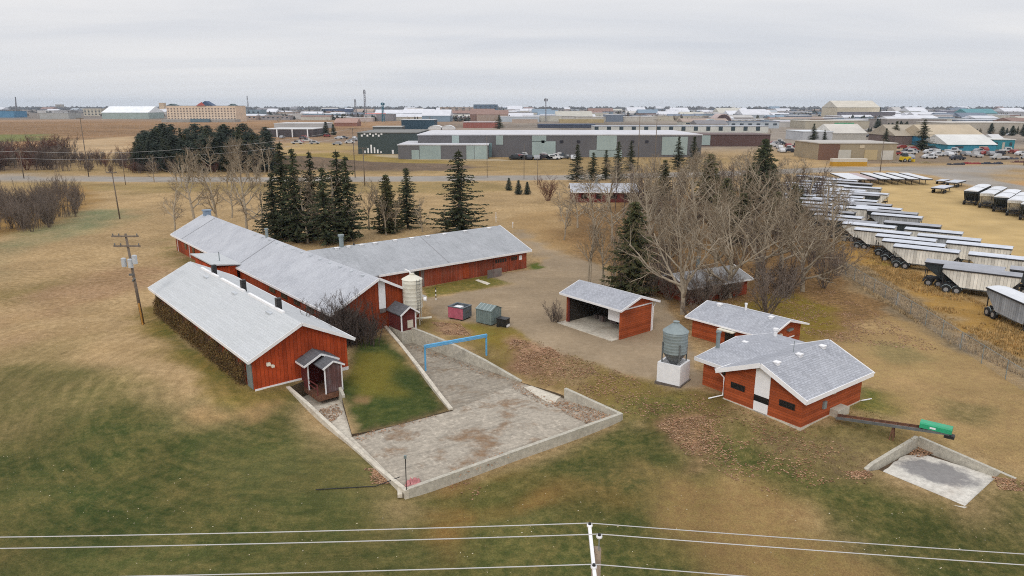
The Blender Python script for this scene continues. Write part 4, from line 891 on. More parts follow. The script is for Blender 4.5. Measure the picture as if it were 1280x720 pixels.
thk = tree_proto('thicket_bush', 29, 5, 'thicket', TWIG_G, TWIG_G, '', 'shrub', 'stem', 'twigs'); thd = swap_mat(thk, (plain('purple_brown_twigs', (.11,.08,.068), .95, .3),)*2, 'brush_bush', '')
thb = swap_mat(thk, (TWIG_D, TWIG_D), 'dark_thicket', '')
shd = swap_mat(shr1, (TWIG_D, TWIG_D), 'dark_shrub', ''); shrd = swap_mat(shr2, (TWIG_R, TWIG_R), 'red_shrub', '')
spr1 = spruce_proto('spruce_tree', 1, 16, 4.3, NEEDLE, '', .85, .30, .05, 'tree', .36, .8); spr2 = spruce_proto('spruce_tree', 2, 14, 3.5, NEEDLE, '', .85, .32, .05, 'tree', .36, .8)
spr3 = spruce_proto('spruce_tree', 3, 11, 2.9, NEEDLE_T, '', 1.35, .3, .03, 'tree', .38, .62); sprb = spruce_proto('spruce_tree', 4, 9, 2.4, NEEDLE_B, '', 1.0, .12)
def put(proto, base_h, px, yb, yt, label, group=None, wide=1., off=None):
    P = GT(px, yb); h = hpx(px, yb, yt, P); s_ = h/base_h
    return place(proto, P, rs.uniform(0, 6.28), (s_*wide, s_*wide, s_), label, group)
sprw = spruce_proto('pine_tree', 14, 12, 3.0, NEEDLE_B, '', 1.0, .25, .12, 'tree', .1, .42)
GS = 'spruces behind the T-shaped barn'
put(spr1, 16.1, 359, 300, 175, 'leftmost tall dark spruce of the clump behind the T-shaped barn', GS, 1.0)
put(spr2, 14.1, 373, 303, 184, 'narrow spruce second from left in the clump behind the T-shaped barn', GS, .9)
put(spr1, 16.1, 393, 298, 187, 'spruce in the middle of the clump behind the T-shaped barn', GS, .85)
put(spr1, 16.1, 426, 299, 186, 'wide spruce on right side of the clump behind the T-shaped barn', GS, 1.05)
put(spr2, 14.1, 437, 302, 194, 'rightmost spruce of the clump behind the T-shaped barn', GS, .95)
put(spr2, 14.1, 408, 306, 208, 'shorter spruce in the gap of the clump behind the T-shaped barn', GS, 1.1)
put(spr2, 14.1, 345, 298, 215, 'short spruce on the left edge of the clump behind the T-shaped barn', GS, 1.1)
put(spr3, 11.1, 485, 291, 217, 'thin half bare spruce left of a denser small spruce behind the barn wing', GS, .95)
put(spr2, 14.1, 510, 285, 209, 'small dense spruce behind the middle of the barn wing', GS, 1.25)
put(spr1, 16.1, 575, 291, 186, 'lone broad spruce standing behind the grey roofed barn wing', GS, 1.4)
put(spr3, 11.1, 789, 369, 250, 'ragged olive spruce directly behind the open fronted shed', None, 1.0)
GC = 'spruces among the bare trees near the grey factory'
for px, yb, yt, wd, lb in ((721,227,180,1.1,'dark spruce just behind the white roofed bungalow, left of the group'),(741,226,190,1.3,'squat spruce beside the white roofed bungalow'),(757,225,187,1.,'narrow spruce behind the middle of the white roofed bungalow'),
    (772,228,176,.9,'tall thin spruce behind right end of the white roofed bungalow'),(788,214,176,1.,'far spruce right of the white roofed bungalow'),(829,250,199,1.0,'brownish spruce rising among the big bare trees'),
    (847,212,170,1.0,'slim far spruce in front of the right factory wall'),(866,214,170,1.1,'pointed far spruce close to the factory corner'),(950,256,172,1.2,'big dark spruce on right side of the bare grove'),(962,270,205,1.2,'shorter dark spruce next to the big one in the bare grove'),(1000,262,232,1.2,'low spruce at the grove edge by the trailers')):
    put(spr3 if 'brown' in lb else spr2, 11.1 if 'brown' in lb else 14.1, px, yb, yt, lb, GC, wd)
# ornamental bushes on the dry field
put(shrd, 4.9, 685, 251, 221, 'rounded dark red leafless bush on the dry field', None, 1.5)
for px, yb, yt, lb in ((648,243,225,'small blue green spruce left of a pair on the dry field'),(659,243,227,'small blue green spruce right of a pair on the dry field'),(636,238,222,'small dark spruce beside the far road edge of the field')):
    put(sprb, 9.1, px, yb, yt, lb, 'small spruces on the dry field', 1.3)
# the grove of bare cottonwoods
GB = 'bare trees of the grove behind the shed and red outbuilding'
put(cot1, 16.0, 853, 393, 205, 'largest pale cottonwood with wide spreading limbs behind the small red outbuilding', GB, .8)
put(cot2, 15.0, 1003, 364, 215, 'bare cottonwood on the right edge of the grove, near the leaf strewn slope', GB, 1.0)
put(cot2, 15.0, 912, 372, 205, 'bare cottonwood standing beside the red cottage wall', GB, 1.0)
for i, (px, yb, yt) in enumerate(((735,356,268),(752,358,285),(765,355,290))):
    put(sle1, 8.0, px, yb, yt, ('tall slender sapling leaning beside the drive left of the olive spruce','thin sapling right behind the open shed roof','short sapling between shed roof and olive spruce')[i], 'slender bare saplings behind the open shed', 1.1)
grove = [(946,348,208,0),(975,338,212,1),(1020,322,222,1),(1042,312,240,2),(895,342,198,0),(872,330,200,1),(836,338,215,0),(815,330,225,2),(960,312,205,1),(1000,300,214,0),(930,310,200,2),(905,300,200,1),(868,295,196,2),(840,300,200,1),(812,300,208,2),
 (785,310,225,3),(765,300,222,3),(742,292,222,3),(722,285,228,3),(705,300,240,3),(1030,290,222,2),(985,280,205,2),(955,275,200,3),(925,272,198,2),(895,268,195,3),(865,262,196,2),(838,265,200,3),(810,262,200,2),(785,265,208,3),(760,262,205,2),
 (795,240,198,3),(820,238,195,2),(850,236,190,3),(880,236,192,2),(905,240,192,3),(930,242,195,3),(975,250,200,2),(1010,262,212,3),(1035,262,222,2),(740,252,205,3),(770,246,200,2),(700,270,235,3),(1055,285,240,2),(885,250,190,3),(915,225,188,3),(940,226,186,2),(870,222,186,3),(1000,236,196,2)]
for px, yb, yt, k in grove:
    pr, bh = ((cot1,16.0),(cot2,15.0),(upr1,11.2),(upr2,11.2))[k]
    put(pr, bh, px, yb, yt, 'leafless grey brown tree inside the tangled grove behind the red cottage', GB, rs.uniform(.95,1.3) if k > 1 else 1.)
for px, yb, yt, lb in ((958,395,335,'dark undergrowth shrub right of the red cottage'),(980,372,320,'grey shrub below the right cottonwood'),(1030,360,310,'grey shrub at the grove corner by the weedy strip'),(1045,345,295,'tall grey shrub at the edge of the weedy strip'),(836,375,335,'twiggy shrub left of the largest cottonwood trunk'),(815,370,335,'twiggy shrub right of the olive spruce'),(880,385,345,'red brown shrub hugging the cottage wall'),(862,400,375,'low twiggy shrub beside the largest trunk'),(900,376,340,'tangled shrub in front of the middle of the cottage wall'),(918,372,345,'twiggy shrub near the right end of the cottage wall'),(872,380,352,'tangled shrub left of the cottage door'),(885,380,338,'taller bare shrub screening the cottage window'),(856,382,345,'tall bare shrub behind the largest trunk'),(908,374,335,'bare shrub screening the cottage roof'),(690,402,375,'dry brown shrub left of the open shed')):
    put(shr1 if rs.random() < .5 else shr2, 4.9, px, yb, yt, lb, 'shrubs under the bare grove', 1.4)
put(shd, 4.9, 697, 403, 388, 'low dark shrub touching the left end of the open shed', 'shrubs under the bare grove', 1.6)
for i in range(60):
    px = rs.uniform(770, 1050); yb = rs.uniform(240, 335) if i < 48 else rs.uniform(335, 372)
    if 880 < px < 945 and yb > 355: continue
    put((thd, shd, thk, thd)[i % 4], 4.9, px, yb, yb-rs.uniform(22, 50), 'shadowy brush growing low between the trunks of the bare grove', 'brush inside the bare grove', rs.uniform(1.2, 1.8))
for i in range(7):
    px = (905, 935, 885, 968, 925, 990, 952)[i]; yb = (282, 268, 255, 290, 305, 278, 240)[i]
    put(spr3, 11.1, px, yb, yb-rs.uniform(45, 70), 'dim spruce almost hidden by bare branches in the middle of the grove', 'dim spruces inside the bare grove', 1.2)
# behind the left barns
for px, yb, yt, k, lb in ((243,275,192,2,'bare tree at the far left behind the end of the T-shaped barn'),(274,284,200,3,'second bare tree behind the far end of the T-shaped barn'),(309,292,198,2,'bare tree rising behind the middle of the frosted roof'),(330,295,225,3,'bare tree close to the left side of the spruce clump'),(290,272,215,3,'smaller bare tree standing back behind the frosted roof'),
   (402,300,215,3,'grey bare tree growing inside the spruce clump'),(418,303,205,3,'grey bare tree in front of the right spruces of the clump'),(385,304,222,2,'bare tree in front of the middle spruces of the clump'),(218,290,230,3,'leaning bare tree left of the roof end'),(528,290,250,2,'small dark bare tree between two spruces behind the barn wing')):
    put((0,0,upr1,upr2)[k], 11.2, px, yb, yt, lb, 'bare trees behind the left barns', 1.1)
for i, (px, yb, yt) in enumerate(((462,287,238),(474,290,228),(495,292,250),(483,294,245))):
    put(sle1, 8.0, px, yb, yt, ('leftmost thin sapling behind the barn wing','tallest thin sapling behind the barn wing','thin sapling at the foot of the small spruces','shrubby sapling by the half bare spruce')[i], 'saplings behind the barn wing', 1.1)
# dark thicket against the front gable
for px, yb, yt, lb, w in ((412,432,375,'dark leafless thicket shrub at the corner of the front gable',1.5),(436,428,392,'dark thicket shrub in the middle of the front gable',1.6),(455,424,388,'dark thicket shrub close to the little annexe',1.5),(425,434,400,'low dark shrub at the foot of the thicket',1.5),(445,432,398,'low dark shrub in front of the thicket',1.6),(466,420,392,'low dark shrub under the annexe roof',1.4),(418,440,400,'dark shrub at the near edge of the thicket by the front barn',1.6),(447,420,378,'dark shrub pressed against the middle of the front gable',1.6),(430,418,376,'dark shrub pressed against the left half of the front gable',1.6),(460,432,402,'dark low shrub between thicket and small lawn',1.5),(408,428,388,'dark shrub in the gap between the two left barns',1.5),(400,420,372,'brown twiggy shrub filling the gap between the two barns',1.4),(433,425,362,'tall thin shrub rising over the frosted roof edge',.9)):
    put(thb if 'pressed' in lb or 'thicket' in lb else shd, 4.9, px, yb, yt, lb, 'dark shrubs by the front gable', w)
for i in range(16):
    px, yb = rs.uniform(408, 470), rs.uniform(414, 436); put(thb, 4.9, px, yb, yb-rs.uniform(26, 44), 'dark leafless stems filling the thicket against the front gable', 'stems filling the gable thicket', 1.4)
# left thickets along the field edge
for i in range(62):
    px = rs.uniform(-16, 99); yb = rs.uniform(258, 293)-.12*px*(px > 40)-(8 if px > 70 else 0)
    put(thk if i % 3 else shr2, 4.9, px, yb, yb-rs.uniform(22, 38)+(10 if px > 75 else 0), 'grey brown leafless shrub in the thicket at the left edge of the field', 'shrubs of the left field thicket', 1.1)
for i in range(150):
    px = rs.uniform(-70, 240) if i < 112 else rs.uniform(165, 350); yb = rs.uniform(198, 216.5); top = yb-rs.uniform(11, 20)
    if px < 88: top -= rs.uniform(4, 14)
    if 88 < px < 150: top = max(top, yb-rs.uniform(9, 15))
    kd = i % 6; put((thd, thk, thd, shr1, thd, shrd)[kd], 4.9, px, yb, top, ('dark','grey','dark','grey','dark','reddish')[kd]+' brushy shrub in the belt beyond the far road', 'shrubs beyond the far road', rs.uniform(1.4,2.0))
# dense dark wood far left
for i in range(104):
    px = 176+165*((i*.618) % 1)+rs.uniform(-3,3); row = i % 4; yb = (212, 206, 200, 214)[row]+rs.uniform(-2,2); yt = (171, 162, 157, 184)[row]+rs.uniform(-5, 8)+max(0, (200-px)*.25)+max(0,(px-315)*.25)
    put((sprw, sprw, spr2)[i % 3], (12.1, 12.1, 14.1)[i % 3], px, yb, yt, 'dark conifer of the dense wood in front of the long hotel', 'conifers of the dense wood', rs.uniform(.95, 1.6))
for i in range(22):
    px = rs.uniform(238, 345); yb = rs.uniform(211, 217)
    put((upr1, upr2, sle1)[i % 3], (11.2, 11.2, 8.)[i % 3], px, yb, yb-rs.uniform(28, 42), 'pale bare tree standing along the front of the dense wood', 'bare trees before the dense wood', 1.1)
put(spr2, 14.1, 172, 213, 177, 'lone pointed spruce at the left end of the dense wood', None, 1.3)
for i in range(16):
    put((upr1, upr2)[i % 2], 11.2, rs.uniform(190, 330), rs.uniform(224, 236), rs.uniform(196, 206), 'thin bare roadside tree in front of the dense wood', 'bare roadside trees left of the spruces', 1.1)
# vines on the long side of the front barn
vb = MB(); rv = random.Random(4)
for i in range(15000):
    x = rv.uniform(1.6, LA-.8); z = rv.random()**.8*2.45*(.75+.25*math.sin(x*1.7)+.1*rv.random()); z = min(z, 2.5); dpt = rv.uniform(.02, .5+.25*(1-z/2.6)); y = HA+dpt; s = rv.uniform(.035,.095)
    d1 = Vector((rv.uniform(-1,1), rv.uniform(-1,1), rv.uniform(-1,.6))).normalized()*s; d2 = d1.orthogonal().normalized()*s*.55
    p = Vector((x,y,z)); vb.add([p-d1, p+d2, p+d1, p-d2], [(0,1,2,3)])
vn = thing('wall_vines', A.location, 2.266, 'dense brown dried vines covering the long side of the bright red barn', 'vines')
vb.build('leaves', VINE, vn); st_ = MB()
for i in range(620):
    x = rv.uniform(1.6, LA-.8); p = [(x, HA+rv.uniform(.1,.5), -.05)]; h_ = rv.uniform(1.2, 2.4)
    for j in range(4): p.append((p[-1][0]+rv.uniform(-.25,.25), HA+rv.uniform(.05,.4), h_*(j+1)/4))
    st_.tube(p, .014, 3, False)
st_.build('stems', plain('brown_vine_stems', (.13,.085,.05), .95, .35, 2), vn)
# fallen leaves, tufts and tall dry grass
def scatter(name, poly, n, size, mm, clump=None, terr=True, lift_=.02, seed=1):
    r_ = np.random.default_rng(seed); P = pxpoly(poly, True); lo, hi = P.min(0), P.max(0); q = lo+(hi-lo)*r_.random((n*3, 2))
    q = q[inside(q, P)]
    if clump: q = q[fbm(q, clump, seed) > r_.normal(.52, .07, len(q))]
    q = q[:n]; q = q[~inside(q, PIT)]
    z = TZ(q); b = MB(); a = r_.random(len(q))*6.28; s = size*(.6+.8*r_.random(len(q))); t1 = r_.normal(0,.25,len(q))
    for (x, y), zz_, an, sz, tl in zip(q, z, a, s, t1):
        c, d = math.cos(an)*sz, math.sin(an)*sz; zz_ += lift_; e = tl*sz
        b.add([(x-c, y-d, zz_-e*.3), (x+d*.7, y-c*.7, zz_+abs(e)), (x+c, y+d, zz_+e*.3), (x-d*.7, y+c*.7, zz_+abs(e)*.6)], [(0,1,2,3)])
    return b
def stuff(b, name, mm): o = b.build(name, mm); o['kind'] = 'stuff'; return o
lb = scatter('l', [(640,424),(675,428),(698,440),(705,458),(690,474),(655,472),(632,446)], 3600, .085, None, 2, seed=1)
for poly, n, sd in (([(655,425),(770,464),(845,486),(910,505),(880,560),(800,520),(712,487),(655,476)], 1500, 13), ([(800,500),(1000,545),(1085,595),(960,620),(860,570)], 700, 15), ([(538,402),(575,405),(590,420),(555,418)], 350, 2), ([(820,530),(880,520),(905,560),(870,585)], 420, 3), ([(860,380),(1000,340),(1110,400),(1180,440),(1060,430),(1000,420)], 2600, 4), ([(700,440),(790,470),(760,500),(700,470)], 350, 5),
    ([(545,600),(600,590),(640,575),(590,625)], 520, 6), ([(455,585),(480,588),(492,605),(465,605)], 240, 7), ([(1050,590),(1085,588),(1098,600),(1075,612)], 260, 8), ([(1240,596),(1290,602),(1280,615),(1250,612)], 160, 9), ([(900,505),(1060,560),(1000,600),(850,560)], 500, 14)):
    q = scatter('l', poly, int(n*2.2), .075, None, 1.6, seed=sd); lb.add(q.v, q.f)
for poly, n, zz_, sd in (([(705,500),(772,520),(735,530),(715,522),(690,505)], 700, ZP+.04, 20), ([(503,428),(560,445),(648,478),(600,468),(520,440)], 420, ZP+.03, 21), ([(400,512),(420,505),(430,515),(415,528),(395,524)], 420, ZP+.05, 22), ([(440,545),(520,525),(560,515),(450,552)], 260, ZP+.04, 23), ([(1150,558),(1170,566),(1150,572),(1135,568)], 260, NZ+.08, 24), ([(640,478),(700,505),(690,512),(640,486)], 280, ZP+.03, 25), ([(560,590),(630,565),(640,572),(570,600)], 60, ZP+.03, 26)):
    r_ = np.random.default_rng(sd); P = np.array([G(*p, zz_)[:2] for p in poly]); q = P.min(0)+(P.max(0)-P.min(0))*r_.random((n*3,2)); q = q[inside(q, P)][:n]
    for x, y in q:
        a = r_.random()*6.28; s = .065*r_.uniform(.6,1.4); c, d = math.cos(a)*s, math.sin(a)*s; h_ = zz_+r_.random()*.05
        lb.add([(x-c,y-d,h_),(x+d*.7,y-c*.7,h_+.015),(x+c,y+d,h_+.02),(x-d*.7,y+c*.7,h_)], [(0,1,2,3)])
stuff(lb, 'fallen_leaves', LEAVES)
wl = scatter('l', [(0,560),(400,600),(640,600),(900,560),(1270,650),(1270,715),(20,715)], 200, .04, None, None, seed=30)
stuff(wl, 'scattered_pale_leaves', PALE_LEAF)
def tufts(poly, n, hgt, seed, clump=3., wid=.05, blades=5, lean=.5):
    r_ = np.random.default_rng(seed); P = pxpoly(poly, True); q = P.min(0)+(P.max(0)-P.min(0))*r_.random((n*4, 2)); q = q[inside(q, P)]
    if clump: q = q[fbm(q, clump, seed) > r_.normal(.47, .06, len(q))]
    q = q[:n]; q = q[~inside(q, PIT)]; q = q[~inside(q, PIT2)]; z = TZ(q); b = MB()
    for (x, y), zz_ in zip(q, z):
        for k in range(blades):
            a = r_.random()*6.28; h_ = hgt*r_.uniform(.5,1.2); l = h_*lean*r_.random(); w = wid*r_.uniform(.6,1.4); bx_, by_ = r_.normal(0, hgt*.25, 2)
            px_, py_ = -math.sin(a)*w, math.cos(a)*w
            b.add([(x+bx_-px_, y+by_-py_, zz_-.02), (x+bx_+px_, y+by_+py_, zz_-.02), (x+bx_+math.cos(a)*l, y+by_+math.sin(a)*l, zz_+h_)], [(0,1,2)])
    return b
stuff(tufts([(1052,292),(1100,302),(1190,360),(1240,387),(1300,412),(1300,465),(1200,408),(1090,340),(1045,312)], 7000, .30, 40, 4), 'tall_dry_grass', STRAW)
stuff(tufts([(1038,330),(1085,335),(1180,400),(1300,465),(1300,482),(1180,425),(1080,362)], 5200, .32, 41, 3), 'grey_weeds', GREYSTRAW)
OG = leafmat('rough_olive_grass', [(.17,.15,.05),(.26,.20,.075),(.36,.26,.12),(.13,.13,.045)])
g3_ = tufts([(640,412),(770,464),(845,486),(910,505),(1000,540),(1080,510),(1150,550),(1085,592),(960,620),(880,570),(790,524),(700,480),(655,474)], 3500, .10, 44, 3, .022, 4, 1.2); stuff(g3_, 'rough_grass', OG)
# chain link fence along the weeds
fp = [GT(1046,338), GT(1120,384), GT(1200,437), GT(1290,497)]
fn = thing('chain_link_fence', fp[0], 0, 'grey chain link fence running through the dry weeds beside the trailers', 'fence'); f0 = Vector(fp[0]); FG = plain('fence_wire_grey', (.42,.40,.37), .6, .1)
mw = MB(); rl = MB()
for i in range(3):
    a, c = Vector(fp[i])-f0, Vector(fp[i+1])-f0; n_ = int((c-a).length/3.)
    for k in range(n_+(i == 2)):
        p = a.lerp(c, k/n_); MB().tube([p-Vector((0,0,.1)), p+Vector((0,0,1.75))], .035, 6).build('fence_post', GALV, fn)
    rl.tube([a+Vector((0,0,1.7)), c+Vector((0,0,1.7))], .022, 4)
    m_ = int((c-a).length/.16)
    for k in range(-10, m_):
        for sg in (1, -1):
            u0, u1 = (k, k+10) if sg > 0 else (k+10, k); q = [(u0, .05), (u1, 1.68)]
            q = [(max(0, min(m_, u_)), z_) for u_, z_ in q]
            mw.tube([a.lerp(c, q[0][0]/m_)+Vector((0,0,q[0][1])), a.lerp(c, q[1][0]/m_)+Vector((0,0,q[1][1]))], .004, 3, False)
rl.build('top_rail', GALV, fn); mw.build('wire_mesh', FG, fn)
# ------------------------------------------------------------------ trailers
T_WHITE = siding('ribbed_white_trailer_side', (.76,.74,.67), True, .36, (.55,.48,.38), .25)
T_GREY = siding('ribbed_grey_trailer_side', (.34,.36,.38), True, .36, (.25,.25,.25), .3)
T_DARK = siding('ribbed_dark_trailer_side', (.045,.055,.058), True, .36, (.03,.03,.03), .4)
TARP = plain('pale_trailer_tarp', (.54,.57,.63), .55, .14, .8, 0, (.25,.26,.28), .4)
TARP_D = plain('grey_trailer_tarp', (.33,.34,.37), .6, .14, .8, 0, (.2,.2,.22), .4)
TARP_W = plain('white_trailer_tarp', (.68,.70,.73), .5, .1, .8, 0, (.4,.42,.45), .3)
TYRE = plain('tyre_rubber', (.018,.018,.018), .85, .2); RIM = plain('wheel_rim', (.35,.35,.35), .45, .1, 3, .3)
CHAS = plain('dark_chassis', (.028,.028,.030), .7, .3)
def wheels(o, xs, hw, r=.46):
    for x in xs:
        for s in (-1, 1):
            w = MB().cyl((x, s*(hw-.18), r), (0,1,0), r, .34, 18).build('wheel', TYRE, o); MB().cyl((x, s*(hw-.005), r), (0,1,0), r*.55, .02, 14).build('rim', RIM, w)
def hopper(Ln, body, tarp, label, W=2.3, zt=3.1, zb=.95, nm='hopper_trailer', slope=.26):
    o = thing(nm, (0,0,0), 0, label, 'trailer'); hw = W/2
    b = MB(); prof = [(0, zt-.55), (0, zt-.1), (Ln, zt-.1), (Ln, zt-.6), (Ln*(1-slope*.62), zb), (Ln*slope, zb)]
    b.prism([(x, z) for x, z in prof], -hw, hw, 'y'); b.build('body', body, o)
    r = MB(); r.prism([(-hw-.05, zt-.12), (-hw-.05, zt-.02), (-hw*.55, zt+.12), (0, zt+.17), (hw*.55, zt+.12), (hw+.05, zt-.02), (hw+.05, zt-.12)], -.06, Ln+.06); r.build('tarp', tarp, o)
    r = MB()
    for s in (-1, 1): r.box(-.08, Ln+.08, *sorted((s*(hw+.055), s*(hw+.10))), zt-.2, zt-.05)
    r.build('top_rail', CHAS, o)
    c = MB()
    for s in (-1, 1): c.beam((.1, s*.55, .98), (Ln*.36, s*.55, .98), .12, .22); c.beam((Ln*.78, s*.55, 1.2), (Ln-.1, s*.55, 1.35), .12, .25)
    for x in (.12, Ln-.15):
        for s in (-1, 1): c.beam((x, s*.9, .98), (x, s*.9, zt-.4), .09, .09)
    c.box(-.05, .1, -hw*.9, hw*.9, .55, .8); c.beam((.3,0,1.0), (Ln*slope,0,zb+.1), 1.2, .15); c.build('chassis', CHAS, o)
    wheels(o, (.62, 1.72), hw)
    for x in (.62, 1.72):
        for s in (-1, 1):
            f = MB(); f.tube([(x+.56*math.cos(t), s*(hw-.18), .46+.56*math.sin(t)) for t in np.linspace(.25, PI-.25, 7)], .05, 4); f.build('fender', CHAS if body is T_DARK else GALV, o)
    for s in (-1, 1): MB().beam((Ln*.77, s*.6, .25), (Ln*.77, s*.6, 1.2), .12, .12).box(Ln*.77-.15, Ln*.77+.15, s*.6-.15, s*.6+.15, .1, .25).build('landing_leg', CHAS, o)
    MB().box(Ln*.3, Ln*.7, -hw*.96, hw*.96, zb-.14, zb-.005).build('hopper_gate', GALV_D, o)
    return o
def flatbed(Ln, W, zt, tarp, label):
    o = thing('flat_trailer', (0,0,0), 0, label, 'trailer'); hw = W/2
    MB().box(0, Ln, -hw, hw, zt-.12, zt).build('deck', tarp, o); MB().box(-.05, Ln+.05, -hw-.05, hw+.05, zt-.4, zt-.125).build('frame', CHAS, o)
    for s in (-1, 1): MB().beam((Ln*.82, s*hw*.6, .0), (Ln*.82, s*hw*.6, zt-.4), .14, .14).build('landing_leg', CHAS, o)
    for x in (Ln*.12, Ln*.27):
        for s in (-1, 1): MB().cyl((x, s*(hw-.2), .45), (0,1,0), .45, .3, 14).build('wheel', TYRE, o)
    return o
def at_corner(px, py, zt, yaw, W, lx=0., side=-1):  # origin of a trailer whose rear near top corner is seen at px,py
    P = G(px, py, zt); c, s = math.cos(yaw), math.sin(yaw); y = side*W/2
    return (P[0]-(lx*c-y*s), P[1]-(lx*s+y*c), 0)
A0, A1 = G(1179, 334.5, 3.1), G(1277, 346, 3.1); YAW = math.atan2(A1[1]-A0[1], A1[0]-A0[0]); L1 = math.hypot(A1[0]-A0[0], A1[1]-A0[1])
B0, B1 = G(1234, 358.5, 3.1), G(1280, 378.5, 3.1); YAW0 = math.atan2(B1[1]-B0[1], B1[0]-B0[0])
hw_ = hopper(L1, T_WHITE, TARP_D, ''); hg_ = hopper(L1+.3, T_GREY, TARP_W, ''); hd_ = hopper(L1+.4, T_DARK, TARP_D, ''); hp_ = hopper(L1, T_WHITE, TARP, ''); hs_ = hopper(L1+.2, T_GREY, TARP, '')
GR = 'grain trailers parked in long rows on the yard'
def trailer(pr, px, py, label, yaw=YAW, W=2.3, zt=3.1): return place(pr, at_corner(px, py, zt, yaw, W), yaw, 1., label, GR)
trailer(hg_, 1234, 358.5, 'nearest trailer, grey ribbed sides and white top, at the right edge', YAW0)
trailer(hw_, 1179, 334.5, 'white hopper trailer beside the nearest grey one, dark grey top')
trailer(hd_, 1157, 327, 'dark green grey trailer between two white hopper trailers, near the weeds')
near = [(1117,307.5,'white hopper trailer just beyond the dark green one, wheels at the tall grass'),(1103,300.5,'white hopper trailer second beyond the dark green one at the tall grass'),(1095,294.5,'white hopper trailer third beyond the dark green one at the tall grass'),
        (1068,286.5,'white hopper trailer with rear at the tall grass, fourth beyond the dark green one'),(1053,279,'white hopper trailer with rear nearest the bare grove branches')]
for px, py, lb_ in near: trailer(hp_, px, py, lb_)
r2 = [(1211,317.5),(1183,303),(1147,294),(1131,286),(1105,277.5),(1089,267.5),(1084,263),(1070,258),(1057,253),(1045,248.5)]
for i, (px, py) in enumerate(r2): trailer(hd_ if i in (4, 6, 8) else hs_ if i in (2, 5) else hp_, px, py, ('dark' if i in (4, 6, 8) else 'grey' if i in (2, 5) else 'white')+' trailer in the back row by the open dirt, %s from the near end' % ORD[i])
trailer(hd_, 1263, 336, 'dark trailer cut by right photo edge behind the white hopper with grey top')
r3 = [(1030,274),(1018,268),(1008,262),(998,257),(989,252),(981,247),(974,242)]
for i, (px, py) in enumerate(r3): trailer(hd_ if i in (0, 2, 3, 5) else hp_, px, py, ('dark' if i in (0, 2, 3, 5) else 'pale')+' trailer half hidden by bare branches, %s of the row from the near end' % ORD[i])
r4 = [(1030,244),(1017,240),(1004,236),(992,232),(981,228.5),(1000,226),(1018,230),(1036,236)]
for i, (px, py) in enumerate(r4): trailer(hp_, px, py, 'far pale topped trailer glimpsed through the bare grove, beyond the back row', )
r5 = [(1040,258),(1027,253),(1015,248),(1003,243),(992,239),(980,235),(968,231),(1012,221.5),(1030,224),(995,219.5),(1045,228),(1055,233),(1062,240),(1048,241.5)]
for i, (px, py) in enumerate(r5): trailer((hp_, hd_, hs_)[i % 3], px, py, ('white', 'dark', 'grey')[i % 3]+' trailer packed in the far rows seen through the bare branches')
# flat trailers across the far side of the yard
fz = 1.9
q0, q1 = G(1135, 215.8, fz), G(1166, 223.5, fz); yawf = math.atan2(q1[1]-q0[1], q1[0]-q0[0]); lf = math.hypot(q1[0]-q0[0], q1[1]-q0[1])
fl1 = flatbed(lf, 2.7, fz, TARP_W, ''); fl2 = flatbed(lf, 2.7, fz, plain('faded_red_deck', (.45,.36,.36), .7, .2, 1), '')
for i, px in enumerate((1135,1119,1103,1087,1071,1060,1049)):
    place(fl2 if i in (4,) else fl1, at_corner(px, 215.8+.25*(i > 3), fz, yawf, 2.7, 0, 1), yawf, 1., ('reddish' if i == 4 else 'pale')+' flat topped trailer on the far side of the yard, %s from the right' % ORD[i], 'flat trailers along the far side of the yard')
q0, q1 = G(1165, 239, 1.5), G(1190, 232.5, 1.5); yl = math.atan2(q1[1]-q0[1], q1[0]-q0[0]); ll = math.hypot(q1[0]-q0[0], q1[1]-q0[1])*.8
fl3 = flatbed(9., 3.0, 1.5, TARP, '')
place(fl3, G(1171, 241, .2)[:2]+(0,), yl, 1., 'low flat trailer standing alone on the open dirt, nearer of two', 'low flat trailers on the open dirt')
place(fl3, G(1188, 233.5, .2)[:2]+(0,), yl, 1., 'low flat trailer standing on the open dirt, behind its twin', 'low flat trailers on the open dirt')
place(fl3, G(1174, 229.5, .2)[:2]+(0,), yl, .7, 'small dark low trailer at the verge behind the two flat trailers', 'low flat trailers on the open dirt')
# double trailers on the right, seen from their rear ends
q0, q1 = G(1214, 240, 3.1), G(1238, 229, 3.1); yr = math.atan2(q1[1]-q0[1], q1[0]-q0[0])
dk = hopper(8.2, T_DARK, TARP_W, '', 2.7, 3.3, 1.0, 'grain_trailer', .22); dw = hopper(8.2, T_WHITE, TARP_W, '', 2.7, 3.3, 1.0, 'grain_trailer', .22)
u = (math.cos(yr), math.sin(yr))
for i, (px, py) in enumerate(((1211,256.5),(1231,260.5),(1249,265.5),(1266,270.5),(1283,276))):
    P = G(px, py, 0); pr = dw if i in (1, 3) else dk
    place(pr, P, yr, 1., ('pale' if i in (1, 3) else 'dark')+' trailer with white top facing away, %s from left in the right hand group' % ORD[i], 'tandem trailers on the right of the yard')
    place(pr, (P[0]+u[0]*9.6, P[1]+u[1]*9.6, 0), yr, 1., ('pale' if i in (1, 3) else 'dark')+' trailer coupled ahead of the %s one from left in the right hand group' % ORD[i], 'tandem trailers on the right of the yard')
